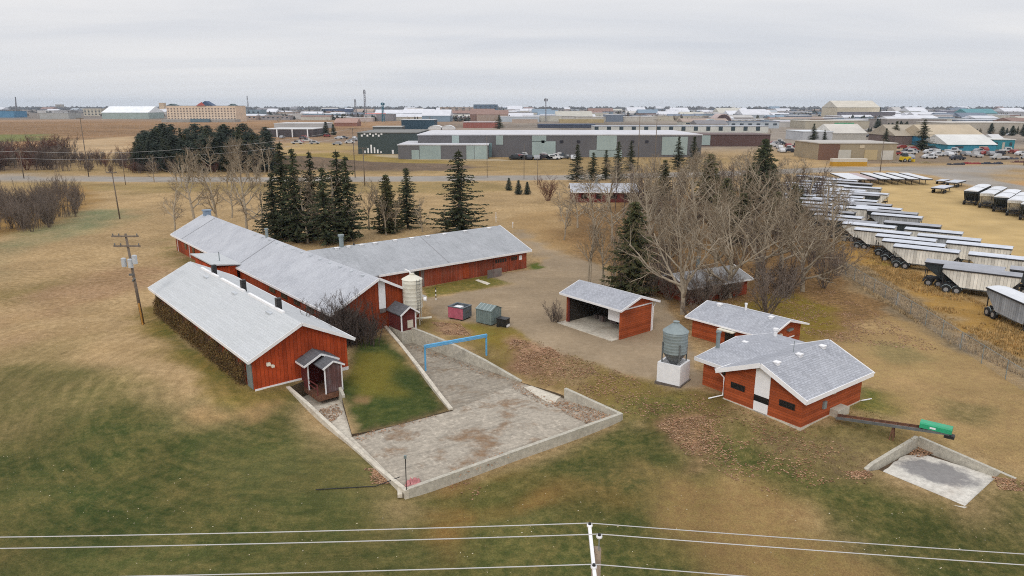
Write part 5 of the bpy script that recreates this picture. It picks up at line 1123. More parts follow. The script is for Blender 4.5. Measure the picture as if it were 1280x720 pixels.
# ------------------------------------------------------------------ poles and wires
def pole(px, yb, yt, label, arms=1, r=.16, cat='utility pole', lean=(0,0), arm=1.3, nm='utility_pole', rz=0., mm=None, P=None):
    P = P or GT(px, yb); h = hpx(px, yb, yt, P); o = thing(nm, P, rz, label, cat)
    MB().tube([(0,0,-.3),(lean[0],lean[1],h)], [r, r*.65], 10).build('pole', mm or WOOD_POLE, o, True)
    for k in range(arms):
        z = h-.25-k*1.0; x = lean[0]*z/h; MB().box(x-arm, x+arm, -.22, -.10, z-.08, z+.08).build('crossarm', WOOD_POLE, o)
        for t in (-.9, -.45, .9): MB().tube([(x+t*arm,-.16,z+.08),(x+t*arm,-.16,z+.28)], .06, 8).build('insulator', GALV_D, o)
    return o, P, h
up_, P, hh_ = pole(179, 405, 292, 'leaning wooden pole with two crossarms and three transformers beside the front barn', 2, .17, 'utility pole', (-.55, 0), 1.35)
for dx, dz in ((-.55, -2.9), (.1, -3.0), (.6, -2.6)): MB().lathe([(.24, -.45), (.25, .4), (.12, .47)], 14).build('transformer', BRIGHT, up_).location = (-.55*(hh_+dz)/hh_+dx, -.32, hh_+dz)
MB().box(-.62, -.2, -.3, -.18, hh_-4.3, hh_-4.1).tube([(-.38,-.2,hh_-4.9),(-.1,-.2,hh_-4.6)], .09, 8).build('bracket', GALV_D, up_)
MB().tube([(.06,-.2,0),(-.06,-.2,2.3)], .09, 8).build('guard', plain('orange_guard', (.40,.20,.04), .7, .25), up_)
pole(150, 274, 214, 'plain wooden pole with one crossarm standing alone in the dry field', 1, .14, 'utility pole', (-.3,0), 1.0)
PL = []
for px, yb, yt, lb_, arm in ((111,221,147,'tallest leaning wooden pole by the far road, left of the dense wood',1),(157,231,186,'slender pale pole at the field edge, just right of the tallest pole',0),(30,223,188,'wooden pole at the far left by the road with one crossarm',1),(240,214,184,'pale T shaped pole in front of the dense wood',2),(444,222,160,'tall wooden pole left of the green hall',1),(456,232,184,'short wooden pole in front of the green hall corner',1),
    (655,224,180,'thin street lamp pole by the yellow vehicles',0),(672,231,196,'short bare pole behind the dark red bush',0),(797,214,142,'tall brown pole in front of the long factory roof',1),(818,216,149,'brown pole right of the tall one before the factory roof',1),(1100,215,174,'wooden pole standing behind the flat trailers',1),(1279,207,185,'reddish pole at the right edge by the far lot',0),(609,222,170,'thin lamp pole at the right end of the front workshop',0)):
    o, P, h = pole(px, yb, yt, lb_, arm, .16 if arm else .1, 'utility pole' if arm else 'pole', (0,0), 1.2); PL.append((P, h, px))
def span(p, q, sag, n=20): return [(p[0]+(q[0]-p[0])*i/n, p[1]+(q[1]-p[1])*i/n, p[2]+(q[2]-p[2])*i/n-4*sag*(i/n)*(1-i/n)) for i in range(n+1)]
def wire(p, q, sag, r, label, group, n=24, mm=None):
    o = MB().tube(span(p, q, sag, n), r, 5, False).build('power_line', mm or WIRE); return tag(o, label, 'wire', group)
ks = sorted([p for p in PL if p[2] in (30, 240, 444)], key=lambda p: p[2])
tops = [(-260., 214., ks[0][1]-.5)]+[(p[0][0], p[0][1], p[1]-.2) for p in ks]
for i in range(3):
    for dz, nm_ in ((0, 'upper'), (-2.2, 'lower')):
        a, c = tops[i], tops[i+1]; wire((a[0],a[1],a[2]+dz), (c[0],c[1],c[2]+dz), 1.0, .03, '%s far wire along the road %s' % (nm_, ('running off the left edge of the photo', 'from the far left pole to the T shaped one', 'from the T shaped pole towards the green hall')[i]), 'far wires along the road')
# near pole at the bottom edge, its white crossarm pointing towards the viewer
za = 8.0
ca_, cb_ = Vector(G(737, 660, za)), Vector(G(743.5, 722, za)); ptop = Vector(G(746, 684, za-.05)); gz = tz(ptop.x, ptop.y)
npole = thing('utility_pole', (ptop.x, ptop.y, gz), 0, 'near wooden pole with white crossarm at the bottom edge of the photo', 'utility pole')
hz = za-gz
MB().tube([(0,0,-.3),(0,0,hz-.1)], [.19,.15], 12).build('pole', plain('pale_new_pole_wood', (.30,.235,.175), .9, .25, 5, 0, (.18,.13,.09), .4), npole, True)
lo_ = lambda v: (v.x-ptop.x, v.y-ptop.y, v.z-gz)
d_ = (cb_-ca_).normalized(); e0 = ca_-d_*.08; e1 = cb_+d_*.25
MB().beam(lo_(e0), lo_(e1), .11, .13).build('crossarm', WHITE, npole)
ins = []
ma = Vector((ptop.x+.12, ptop.y-.02, za+.38))
for v in (ca_, cb_, ca_+d_*.97*(cb_-ca_).length):
    pass
pin = Vector(G(749, 674, za+.32))
for v in (ca_, Vector(G(742.2, 712, za)), pin):
    x, y, z = lo_(v); nb = MB()
    nb.lathe([(.05,-.02),(.10,.02),(.10,.07),(.06,.09)], 14); o = nb.build('insulator', WHITE, npole); o.location = (x, y, z+.05)
    nb = MB(); nb.lathe([(.055,.095),(.05,.15),(.02,.165)], 12); nb.build('cap', BLACK, o); ins.append(Vector((v.x, v.y, v.z+.19)))
MB().tube([lo_(pin), (pin.x-ptop.x, pin.y-ptop.y, hz-1.4)], .02, 6).build('pin_rod', GALV, npole)
for v, nm_ in zip(ins, ('top', 'lowest', 'middle')):
    wire(v, (v.x-85, v.y+.6, v.z+.5), 1.05, .017, '%s of three bare wires running left from the near white crossarm' % nm_, 'near wires', 40)
    wire(v, (v.x+85, v.y-6.5, v.z+.3), .9, .017, '%s of three bare wires running right from the near white crossarm' % nm_, 'near wires', 40)
# ------------------------------------------------------------------ town
WB_ = {}
def C(c, rough_=.75): 
    k = 'paint_%d_%d_%d' % tuple(int(v*1000) for v in c)
    return plain(k, c, rough_, .10, .12)
GLT = plain('far_window_glass', (.05,.065,.08), .2, .2)
def bld(x0, x1, yt, yb, dep, wall, roof, label, cat='building', kind='flat', nm=None, win=0, wz=None, doors=(), group=None, yaw=0., rise=.18, wcol=None):
    P = G((x0+x1)/2, yb, 0); dd = depth(P); w = (x1-x0)*dd/F; h = hpx((x0+x1)/2, yb, yt, P); o = thing(nm or cat.replace(' ', '_'), P, yaw, label, cat, group)
    hw = w/2
    if kind == 'flat':
        MB().box(-hw, hw, 0, dep, 0, h-.4).build('wall', C(wall), o); MB().box(-hw-.3, hw+.3, -.3, dep+.3, h-.4, h).build('roof', C(roof), o)
    elif kind == 'gable':   # ridge parallel to the front
        MB().box(-hw, hw, 0, dep, 0, h-.3).build('wall', C(wall), o); r = MB(); rh = dep*rise; r.prism([(-.6, h-.35), (dep/2, h+rh), (dep+.6, h-.35)], -hw-.5, hw+.5); r.build('roof', C(roof), o)
    elif kind == 'end':     # gable end to the viewer
        rh = w*rise; MB().prism([(-hw, 0), (-hw, h-.3), (0, h+rh-.4), (hw, h-.3), (hw, 0)], 0, dep, 'y').build('wall', C(wall), o)
        MB().prism([(-hw-.5, h-.25), (0, h+rh), (hw+.5, h-.25), (hw+.5, h-.65), (0, h+rh-.38), (-hw-.5, h-.65)], -.4, dep+.4, 'y').build('roof', C(roof), o)
    elif kind == 'arch':
        n = 14; arc = [(hw*math.cos(t), h*math.sin(t)) for t in np.linspace(0, PI, n)]; MB().prism(arc, 0.3, dep-.3, 'y').build('wall', C(wall), o)
        a2 = [(1.05*x, 1.05*z+.05) for x, z in arc]; a3 = [(.985*x, .985*z) for x, z in arc]; MB().prism(a2+a3[::-1], 0, dep, 'y').build('roof', C(roof), o)
    if win:
        for rw in range(wz or 1):
            nz = wz or 1
            for k in range(win):
                xa = -hw+w*(k+.28)/win; xb = -hw+w*(k+.72)/win; z0 = h*(.16+.76*rw/nz) if nz > 1 else h*.45; zz_ = z0+h*(.42/nz if nz > 1 else .28)
                MB().box(xa, xb, -.08, -.01, z0, zz_).build('window', C(wcol) if wcol else GLT, o)
    for (fx0, fx1, fz0, fz1, c) in doors:
        MB().box(-hw+w*fx0, -hw+w*fx1, -.15, -.02, h*fz0+.02, h*fz1).build('door' if fz0 == 0 else 'panel', C(c), o)
    return o
LG_ = (.30,.37,.36); BRN = (.12,.117,.125); RF = (.55,.55,.58)
hall = bld(448,523,165.5,192.5,45,(.045,.065,.065),(.17,.17,.16),'dark green industrial hall with white bar marks on its wall','industrial hall','flat')
for k in range(6):  # rising and falling white bars, and the chequered marks above
    dd = depth(hall.location); px2 = dd/F; xx = (456.5+k*4-485.5)*px2; hh = (3.5,7,11.5,8,5,2.6)[k]*px2
    MB().box(xx-.45*px2*2, xx+.45*px2*2, -.2, -.02, .4, .4+hh*.9).build('white_bar', WHITE, hall)
for k in range(8): xx = (453.5+k*3.5-485.5)*px2; MB().box(xx-1.1*px2, xx+1.1*px2, -.2, -.02, (22.5+(k % 2)*2.2)*px2*.95, (25+(k % 2)*2)*px2*.95).build('white_mark', WHITE, hall)
MB().box((490-485.5)*px2, (492.5-485.5)*px2, -.2, -.02, .1, 5*px2).build('door', WHITE, hall)
bld(523,876,168,196.5,60,BRN,RF,'very long brown grey factory with pale panels and light roof','factory','flat',win=0,doors=[(.402,.485,0,.7,LG_),(.402,.452,.68,.98,LG_),(.275,.30,.55,.97,LG_),(.12,.145,.55,.97,LG_),(.63,.70,.3,.97,LG_),(.605,.72,0,.32,LG_),(.205,.26,0,.62,(.18,.28,.30)),(.86,.95,.1,.9,LG_),(.435,.446,.62,.74,(.02,.02,.03)),(.5,.512,.62,.74,(.02,.02,.03)),(.56,.572,.62,.74,(.02,.02,.03)),(.75,.762,.62,.74,(.02,.02,.03)),(.80,.812,.62,.74,(.02,.02,.03)),(.15,.16,.2,.32,(.02,.02,.03))])
bld(498,610,180.5,199,38,BRN,RF,'low front workshop with pale doors against the long factory','workshop','flat',doors=[(.15,.235,0,.62,LG_),(.24,.475,0,.97,LG_),(.76,.845,0,.97,LG_),(.85,.995,0,.97,LG_)])
bld(876,962,168,183,30,(.10,.055,.05),(.13,.09,.085),'low dark brown shed running on from the right end of the long factory','shed','flat',doors=[(0,.13,.1,.95,LG_)])
DW = [((743+i*15.5-743)/217+.0, (743+i*15.5+5-743)/217, .3, .95, (.03,.05,.06)) for i in range(14)]
bld(743,960,157.5,166,25,(.52,.52,.48),(.36,.38,.42),'long white building with dark tall windows behind the factory roof','office building','flat',doors=DW)
bld(673,744,155.5,160,30,(.05,.06,.09),(.03,.05,.10),'long navy blue roofed shed behind the factory','shed','flat'); bld(700,755,149,153.5,30,(.42,.33,.18),(.5,.42,.25),'yellowish roofed warehouse behind the navy shed','warehouse','flat')
bld(502,543,149.5,161.5,30,(.02,.055,.085),(.55,.56,.58),'dark teal box building with white roof edge behind the green hall','box building','flat')
bld(466,502,158,163,22,(.10,.11,.11),(.5,.5,.48),'low pale roofed annex left of the dark teal box building','annex','flat')
bld(535,553,157,162,14,(.6,.6,.6),(.66,.66,.66),'white domed tent left of its twin behind the factory roof','tent','arch'); bld(551,568,157,162,14,(.6,.6,.6),(.66,.66,.66),'white domed tent right of its twin behind the factory roof','tent','arch')
bld(579,622,152.5,160,30,(.28,.10,.08),(.5,.45,.45),'long shed with red band and pale roof right of the tents','shed','flat')
bld(893,915,143,157,26,(.09,.06,.06),(.50,.40,.38),'tall white arched storage hall by the teal one','arched hall','arch'); bld(876,900,149.5,158,24,(.03,.13,.14),(.45,.55,.6),'smaller teal fronted arched hall','arched hall','arch')
# hotel
hotel = bld(210,296,132,152.5,40,(.62,.49,.37),(.34,.34,.35),'long pale orange hotel with rows of windows and red blue gable','hotel','flat',win=22,wz=5,wcol=(.20,.16,.14))
hd = depth(hotel.location)/F; hh_ = 20.5*hd*.97
MB().prism([(-3*hd, hh_), (6*hd, hh_+5.5*hd), (15*hd, hh_)], -1, 14, 'y').build('gable_roof', C((.05,.09,.17)), hotel)
MB().prism([(-5*hd, hh_), (2*hd, hh_+4.2*hd), (6*hd, hh_)], -2, -1.05, 'y').build('gable_front', C((.42,.10,.08)), hotel)
for x0, w_ in ((-43, 12), (34, 8)): MB().prism([(x0*hd, hh_), ((x0+w_/2)*hd, hh_+2.2*hd), ((x0+w_)*hd, hh_)], 0, 14, 'y').build('corner_roof', C((.06,.10,.11)), hotel)
MB().box(-42*hd, 48*hd, -22, -.3, 0, 3.4*hd).build('ground_floor', C((.30,.29,.27)), hotel)
MB().box(-5*hd, 18*hd, -26, -22.1, 0, 4.2*hd).build('canopy', C((.10,.16,.2)), hotel)
# the rest of the town: (x0, x1, top, base, depth, wall, roof, kind, label, category)
TOWN_ = [
 (-20,18,139,147,40,(.10,.25,.40),(.10,.27,.42),'flat','low bright blue warehouse at the far left edge','warehouse'),(70,78,130.5,137,25,(.42,.36,.28),(.4,.36,.3),'flat','small beige tower block on the left skyline','tower block'),
 (50,86,141,148.5,40,(.40,.40,.38),(.34,.34,.34),'flat','low white grey warehouse on the left beyond the rust field','warehouse'),(105,127,135.5,145,40,(.52,.47,.38),(.5,.48,.44),'flat','cream block of flats beyond the rust field','flats'),
 (128,186,140.5,148.5,60,(.30,.36,.34),(.75,.77,.79),'gable','wide pale green shed with bright white roof left of the hotel','shed'),(200,206,128.5,143,14,(.50,.38,.26),(.46,.36,.26),'flat','narrow beige tower just left of the hotel','tower'),(188,200,140,146,20,(.40,.12,.07),(.45,.2,.12),'gable','small orange red building left of the narrow tower','building'),
 (297,326,137,146,40,(.22,.28,.32),(.18,.21,.27),'flat','bluish office block right of the hotel','office block'),(331,392,161,171.5,35,(.07,.06,.065),(.62,.62,.62),'flat','dark glass showroom with wide white roof and columns','showroom'),(343,404,154,161,40,(.45,.45,.45),(.62,.63,.64),'flat','white upper storey building behind the showroom','building'),
 (402,437,136,141,60,(.06,.08,.15),(.10,.12,.2),'flat','long navy block on the skyline left of the masts','block'),(480,536,145,150.5,50,(.42,.38,.36),(.52,.50,.47),'flat','wide beige roofed warehouse near the blue mast','warehouse'),(550,592,134,143,40,(.36,.29,.24),(.30,.26,.23),'flat','tan row of apartment blocks left of the glass tower','apartments'),
 (592,622,130.5,143,30,(.10,.14,.19),(.16,.19,.23),'flat','blue grey glass tower block on the skyline','tower block'),(720,822,146,152,50,(.48,.45,.40),(.52,.50,.47),'flat','wide cream warehouse behind the yellowish roof','warehouse'),(822,892,145,151,50,(.46,.42,.34),(.5,.46,.4),'flat','wide beige warehouse left of the arched halls','warehouse'),
 (1045,1098,134,150,60,(.52,.46,.35),(.58,.54,.46),'gable','tall cream factory hall on the right skyline','factory hall'),(1056,1118,140,151,30,(.16,.15,.17),(.2,.2,.22),'flat','dark low block in front of the tall cream hall','block'),(1006,1086,151,161,40,(.42,.38,.30),(.44,.41,.35),'flat','long beige warehouse with green stripe','warehouse'),
 (1003,1040,164,176,30,(.45,.46,.48),(.62,.65,.68),'flat','white roofed workshop behind the brick garage','workshop'),(1040,1082,166,176,30,(.42,.40,.36),(.56,.53,.48),'gable','pale gabled workshop behind the brick garage','workshop'),
 (1022,1119,178.5,200,26,(.33,.27,.18),(.45,.42,.38),'flat','beige brick garage with wide roll up doors','garage'),(1118,1166,169,181,32,(.14,.10,.09),(.36,.31,.24),'gable','brown gabled barn behind the tall dark spruce','barn'),(1160,1230,170.5,183,34,(.02,.15,.26),(.46,.38,.27),'gable','blue walled building with tan gable roof','building'),
 (1184,1244,180,188.5,24,(.04,.24,.34),(.62,.62,.60),'gable','low blue building with pale roof in front of the tan roofed one','building'),(1240,1267,174,187,26,(.03,.22,.27),(.55,.55,.52),'flat','teal end building right of the low blue one','building'),(1108,1182,149,160.5,40,(.28,.25,.23),(.36,.33,.31),'flat','long grey brown warehouse on the right','warehouse'),
 (1180,1300,153,166,45,(.42,.38,.32),(.55,.52,.48),'flat','very long cream warehouse at the right edge','warehouse'),(1208,1246,141.5,150,40,(.36,.38,.38),(.10,.25,.28),'gable','pale shed with teal roof on the right skyline','shed'),(1255,1300,140,148,40,(.36,.36,.38),(.42,.44,.46),'flat','pale grey warehouse at the far right skyline','warehouse'),(1182,1210,138,147,40,(.18,.18,.22),(.25,.25,.3),'flat','dark slate block on the right skyline','block'),
 (1120,1182,142,148,40,(.40,.40,.40),(.45,.47,.5),'flat','long grey roofed shed beyond the brown warehouse','shed'),(1240,1252,172,180,10,(.5,.5,.5),(.55,.55,.55),'gable','tiny white hut between the blue buildings','hut'),(960,1004,150,156,40,(.30,.27,.26),(.36,.34,.34),'flat','grey brown warehouse behind the bare grove top','warehouse'),
 (970,1022,143,149,40,(.45,.43,.42),(.5,.5,.52),'flat','pale warehouse left of the beige striped one','warehouse'),(640,672,149,154,30,(.40,.32,.26),(.45,.40,.36),'flat','tan workshop behind the left factory roof','workshop'),(626,668,140,145,40,(.38,.36,.36),(.46,.46,.47),'flat','pale block right of the glass tower','block'),
 (432,466,147,152,30,(.42,.36,.34),(.50,.46,.44),'flat','pale pinkish workshop below the tall masts','workshop'),(418,446,153,158,24,(.25,.12,.09),(.35,.22,.18),'gable','small rust red roofed building below the masts','building'),(455,480,145.5,150,30,(.45,.16,.14),(.5,.2,.18),'gable','pinkish red roofed building beside the blue mast','building')]
TB = {}
for x0,x1,yt,yb,dp_,wl_,rf_,kd,lb_,ct in TOWN_:
    TB[lb_] = bld(x0,x1,yt,yb,dp_,wl_,rf_,lb_,ct,kd,win=(5 if ct in ('flats','apartments','tower block','office block') else 0),wz=(4 if ct in ('flats','apartments','tower block') else 2))
gar = TB['beige brick garage with wide roll up doors']; gd = depth(gar.location)/F; gh = 21*gd*.96
for a, c, z, cc in ((-23.5,-8,.62,(.5,.48,.42)),(9,25,.62,(.46,.36,.2)),(30,45,.58,(.55,.52,.46))): MB().box((a)*gd, (c)*gd, -.15, -.02, .05, gh*z).build('roller_door', C(cc), gar)
MB().box(-48.6*gd, -22.3*gd, -.08, -.02, .0, gh*.96).build('brick_side', C((.17,.09,.06)), gar); MB().box(2*gd, 8*gd, -.15, -.02, gh*.72, gh*.9).build('sign_panel', C((.5,.42,.3)), gar)
st = TB['long beige warehouse with green stripe']; MB().box(-6*gd*1.5, 33*gd*1.5, -.2, -.02, 1.0, 6.).build('green_stripe', C((.04,.30,.14)), st)
sh = TB['dark glass showroom with wide white roof and columns']; sd = depth(sh.location)/F
for k in (-29, -14, 5, 24): MB().box(k*sd, (k+1.2)*sd, -3.0, -2.2, 0, 9.6*sd).build('column', WHITE, sh)
for lb_, n in (('blue walled building with tan gable roof', 5),('low blue building with pale roof in front of the tan roofed one', 2),('teal end building right of the low blue one', 3)):
    o = TB[lb_]; bb = [c for c in o.children if c.name.startswith('wall')][0].data.vertices; X0 = min(v.co.x for v in bb); X1 = max(v.co.x for v in bb); Z1 = max(v.co.z for v in bb)
    for k in range(n): x = X0+(X1-X0)*(k+.3)/n; MB().box(x, x+(X1-X0)*.35/n, -.12, -.02, .1 if k % 2 else Z1*.4, Z1*.75).build('window' if k % 2 == 0 else 'door', C((.45,.42,.36)) if k % 2 else GLT, o)
# filler roofs of the town beyond
rt = random.Random(12); PALS = [(.42,.40,.38),(.30,.27,.25),(.48,.46,.44),(.22,.20,.20),(.36,.28,.22),(.16,.18,.22),(.5,.48,.42),(.28,.16,.13),(.20,.26,.32)]
PALS = [(.42,.40,.40),(.30,.28,.28),(.50,.48,.46),(.22,.21,.22),(.36,.28,.23),(.15,.18,.23),(.5,.48,.42),(.26,.16,.13),(.20,.27,.34),(.40,.44,.48)]
n_f = 0
while n_f < 290:
    yb = 134.8+rt.random()**1.3*17.5; px = rt.uniform(-10, 1300)
    if px < 330 and (yb > 143.5 or rt.random() < .3): continue
    if 300 < px < 445 and yb > 150: continue
    if 205 < px < 300: continue
    if 448 < px < 960 and yb > 157: continue
    w_ = max(7, rt.uniform(1., 2.9)*(yb-133)); hpix = max(1.4, rt.uniform(.22, .5)*(yb-133)); n_f += 1
    bld(px-w_/2, px+w_/2, yb-hpix, yb, rt.uniform(30, 80)*(1 if yb < 145 else .6), rt.choice(PALS), rt.choice(PALS+[(.62,.63,.67)]*9), 'small far roof in the crowded town below the horizon', 'warehouse', rt.choice(('flat','flat','gable')), 'far_warehouse', group='far town roofs')
for i in range(230):
    if i < 130: px, yb = rt.uniform(880, 1300), 140+22*rt.random()
    elif i < 180: px, yb = rt.uniform(300, 640), rt.uniform(139.5, 150)
    else: px, yb = rt.uniform(600, 900), rt.uniform(140, 150)
    if i < 130 and 1020 < px < 1125 and yb > 158: continue
    w_ = rt.uniform(1.0, 2.4)*(yb-133); hpix = rt.uniform(.22, .36)*(yb-133)
    if yb > 158 and (1000 < px < 1290): continue
    bld(px-w_/2, px+w_/2, yb-hpix, yb, rt.uniform(18, 34), rt.choice(PALS), rt.choice(PALS+[(.62,.63,.67)]*8), 'mid sized warehouse or workshop within the near part of the town', 'warehouse', rt.choice(('flat','flat','gable')), 'town_warehouse', win=rt.choice((0,0,4,6)), group='near town warehouses', rise=.1)
for i in range(110):
    zn = i % 3; px, yb = (rt.uniform(960, 1290), rt.uniform(148, 172)) if zn == 0 else (rt.uniform(310, 640), rt.uniform(145, 162)) if zn == 1 else (rt.uniform(640, 960), rt.uniform(143, 152))
    if zn == 1 and px > 445 and yb > 158: continue
    put((upr1, upr2, shr1)[i % 3], (11.2, 11.2, 4.9)[i % 3], px, yb, yb-rt.uniform(4, 9), 'bare grey tree standing between the warehouses of the town', 'bare trees among the town warehouses', 1.6)
# town trees
for px, yb, yt, lb_, pr, bh, wd in ((1152,188,148,'tall dark spruce standing in front of the brown gabled barn',spr1,16.1,1.4),(1118,180,151,'dark spruce left of the tall one, by the brown gabled barn',spr2,14.1,1.4),(1106,181,160,'shorter spruce left of the brown gabled barn',spr2,14.1,1.3),(1016,176,154,'dark spruce behind the brick garage',spr2,14.1,1.3),(1030,176,162,'small dark spruce behind the white workshop roofs',spr2,14.1,1.3),(624,161,143,'dark spruce pair behind the factory roof, right of the red banded shed',spr2,14.1,1.6),
    (408,171,152,'dark spruce beside the showroom',sprb,9.1,1.3),(417,169,155,'small spruce right of the showroom',sprb,9.1,1.3),(428,157,142,'lone pointed spruce near the tall masts',spr2,14.1,1.2),(1099,146,133.5,'spruce on the skyline beside the tall cream hall',spr2,14.1,1.3),(1250,142,133,'pointed spruce on the far right skyline',spr2,14.1,1.3)):
    put(pr, bh, px, yb, yt, lb_, None, wd)
for i in range(170):
    zn = i % 5 if i < 80 else 3+i % 3
    if zn == 0: px, yb = rt.uniform(1085, 1148), rt.uniform(160, 168)
    elif zn == 1: px, yb = rt.uniform(1210, 1245), rt.uniform(163, 169)
    elif zn == 2: px, yb = rt.uniform(1246, 1290), rt.uniform(166, 171)
    elif zn == 3: px, yb = rt.uniform(560, 960), rt.uniform(143, 150)
    elif zn == 4: px, yb = rt.uniform(320, 640), rt.uniform(140, 149)
    else: px, yb = rt.uniform(960, 1290), rt.uniform(139, 152)
    put((sprb, spr2)[i % 2], (9.1, 14.1)[i % 2], px, yb, yb-rt.uniform(5, 13 if zn < 3 else 7), 'small dark conifer among the warehouses of the town', 'conifers among the town warehouses', 1.5)
# skyline woods
def far_wood(name, x0, x1, y, zmin, zmax, n, sd, dpt=60):
    r_ = random.Random(sd); b = MB()
    for i in range(n):
        x = x0+(x1-x0)*r_.random(); yy_ = y+r_.uniform(0, dpt*6); h_ = r_.uniform(zmin, zmax); w = r_.uniform(.5, 1.1)*h_
        k = 6; ring = [(x+w*math.cos(2*PI*j/k)*r_.uniform(.7,1.2), yy_+w*math.sin(2*PI*j/k), h_*r_.uniform(.3,.55)) for j in range(k)]
        b.add([(x, yy_, h_)]+ring+[(p[0], p[1], -.5) for p in ring], [(0, j+1, (j+1) % k+1) for j in range(k)]+[(j+1, k+j+1, k+(j+1) % k+1, (j+1) % k+1) for j in range(k)])
    o = b.build(name, C((.075,.065,.055))); o['kind'] = 'stuff'
def town_trees(n, sd):
    r_ = random.Random(sd); b = MB(); k = 7
    while n:
        px, yb = r_.uniform(-20, 1300), 135.+r_.random()*17
        if px < 325 and (yb > 144 or r_.random() < .5): continue
        if px < 445 and yb > 150: continue
        n -= 1; P = G(px, yb, 0); dd = depth(P)/F
        for c_ in range(r_.randint(2, 6)):
            x, yy_ = P[0]+r_.uniform(-9, 9)*dd, P[1]+r_.uniform(-6, 6); h_ = r_.uniform(4, 10); w = h_*r_.uniform(.35, .6)
            for q in range(3):
                w2 = w*(1-.28*q); zq = h_*(.25+.25*q); ring = [(x+w2*math.cos(2*PI*j/k)*r_.uniform(.6,1.3), yy_+w2*math.sin(2*PI*j/k)*r_.uniform(.6,1.3), zq+r_.uniform(-.1,.1)*h_) for j in range(k)]
                b.add([(x+r_.uniform(-.2,.2)*w, yy_, zq+h_*.33), (x, yy_, zq-h_*.22)]+ring, [(0, j+2, (j+1) % k+2) for j in range(k)]+[(1, (j+1) % k+2, j+2) for j in range(k)])
    o = b.build('far_trees', leafmat('far_tree_mass', [(.10,.08,.07),(.14,.11,.09),(.055,.065,.055),(.04,.055,.05)])); o['kind'] = 'stuff'
town_trees(420, 5)
far_wood('far_wood', -5200, 5200, 4800, 10, 26, 1500, 1, 200); far_wood('far_wood', -2400, 2400, 2400, 5, 12, 420, 2, 100); far_wood('far_wood', -1500, 1700, 1500, 4, 9, 260, 3, 60)
# masts and cranes
def mast(px, yb, yt, label, r, mm, nm='mast', lattice=True, head=0.):
    P = G(px, yb, 0); h = hpx(px, yb, yt, P); o = thing(nm, P, .4, label, nm)
    b = MB()
    if lattice:
        for k in range(3): a = k*2*PI/3; b.tube([(r*math.cos(a), r*math.sin(a), 0), (r*.4*math.cos(a), r*.4*math.sin(a), h)], r*.16, 4)
        m_ = 14
        for i in range(m_):
            for k in range(3): a, c = k*2*PI/3, (k+1)*2*PI/3; f0, f1 = 1-.6*i/m_, 1-.6*(i+1)/m_; b.tube([(r*f0*math.cos(a), r*f0*math.sin(a), h*i/m_), (r*f1*math.cos(c), r*f1*math.sin(c), h*(i+1)/m_)], r*.09, 3)
    else: b.tube([(0,0,0),(0,0,h)], [r, r*.6], 8)
    b.build('tower', mm, o)
    if head:
        b = MB()
        for k in range(3): a = k*2*PI/3; b.box(head*math.cos(a)-head*.3, head*math.cos(a)+head*.3, head*math.sin(a)-head*.3, head*math.sin(a)+head*.3, h*.86, h*.97)
        b.build('antenna', mm, o)
    return o
MD = C((.20,.20,.22))
mast(457,150,112,'tallest lattice mast on the skyline, left of the blue mast',2.6,MD,head=1.6); mast(445,150,124,'shorter lattice mast left of the tallest one',2.4,MD,head=1.2); mast(479,152,128,'teal blue mast right of the tallest lattice mast',2.6,C((.03,.14,.2)),head=2.4); mast(682,152,122.5,'grey antenna mast with crosswise head above the factory',1.3,MD,'mast',True,2.2); mast(311,146,120,'thin lattice mast right of the hotel',2.2,MD)
o = mast(21,146,121,'thin crane boom on the far left skyline',1.8,MD,'crane',False); o.rotation_euler = (0,.1,0)
# ------------------------------------------------------------------ far vehicles and lot clutter
def car(px, yb, col, label, L_=4.4, Hc=1.5, cat='car', rz=0., sc=1.4):
    P = G(px, yb, 0); o = thing('parked_'+cat, P, rz, label, cat); o.scale = (sc,sc,sc)
    b = MB(); b.prism([(-L_/2,.35),(-L_/2,.85),(-L_*.42,.95),(-L_*.3,Hc) if cat == 'car' else (-L_*.1,.95),(L_*.12,Hc),(L_*.28,.95),(L_*.47,.85),(L_/2,.4)] if cat == 'car' else [(-L_/2,.45),(-L_/2,1.0),(-.2,1.0),(-.1,Hc+.15),(L_*.2,Hc+.15),(L_*.3,1.05),(L_*.5,.95),(L_/2,.45)], -.85, .85, 'y'); b.build('body', C(col, .35), o)
    b = MB(); b.box(-L_*.2, L_*.12, -.87, -.852, 1.0, Hc-.1); b.build('side_window', GLT, o)
    for x in (-L_*.3, L_*.3):
        for s in (-1, 1): MB().cyl((x, s*.8, .33), (0,1,0), .33, .22, 12).build('wheel', TYRE, o)
    return o
car(645,199.5,(.02,.025,.03),'dark car left of the yellow truck by the factory'); car(659,199.5,(.015,.015,.02),'black car between the yellow truck and yellow bus'); car(682,199.5,(.025,.02,.03),'dark car left of the white one by the factory'); car(691,199.5,(.65,.66,.68),'white car right of the dark one by the factory'); car(704,198.5,(.10,.11,.12),'grey car half hidden by spruces at the factory')
car(1191,190.5,(.55,.58,.62),'white pickup before the low blue building',5.2,1.6,'pickup'); car(1095,199,(.5,.5,.52),'pale van parked in front of the brick garage doors',5.,2.0); car(1066,193,(.35,.38,.40),'grey pickup at the white garage door',5.2,1.6,'pickup',0.,2.)
CARS = [car(1003, 186, (.30,.31,.33), 'x'), car(1010, 187, (.55,.56,.58), 'x'), car(1018, 188, (.03,.035,.05), 'x'), car(990, 186, (.25,.04,.035), 'x'), car(985, 188, (.5,.5,.5), 'x', 5.2, 1.7, 'pickup')]
for q in CARS: q['label'] = 'vehicle parked in the lots between the far warehouses'; q['group'] = 'vehicles parked in the far lots'; q.name = 'parked_vehicle'
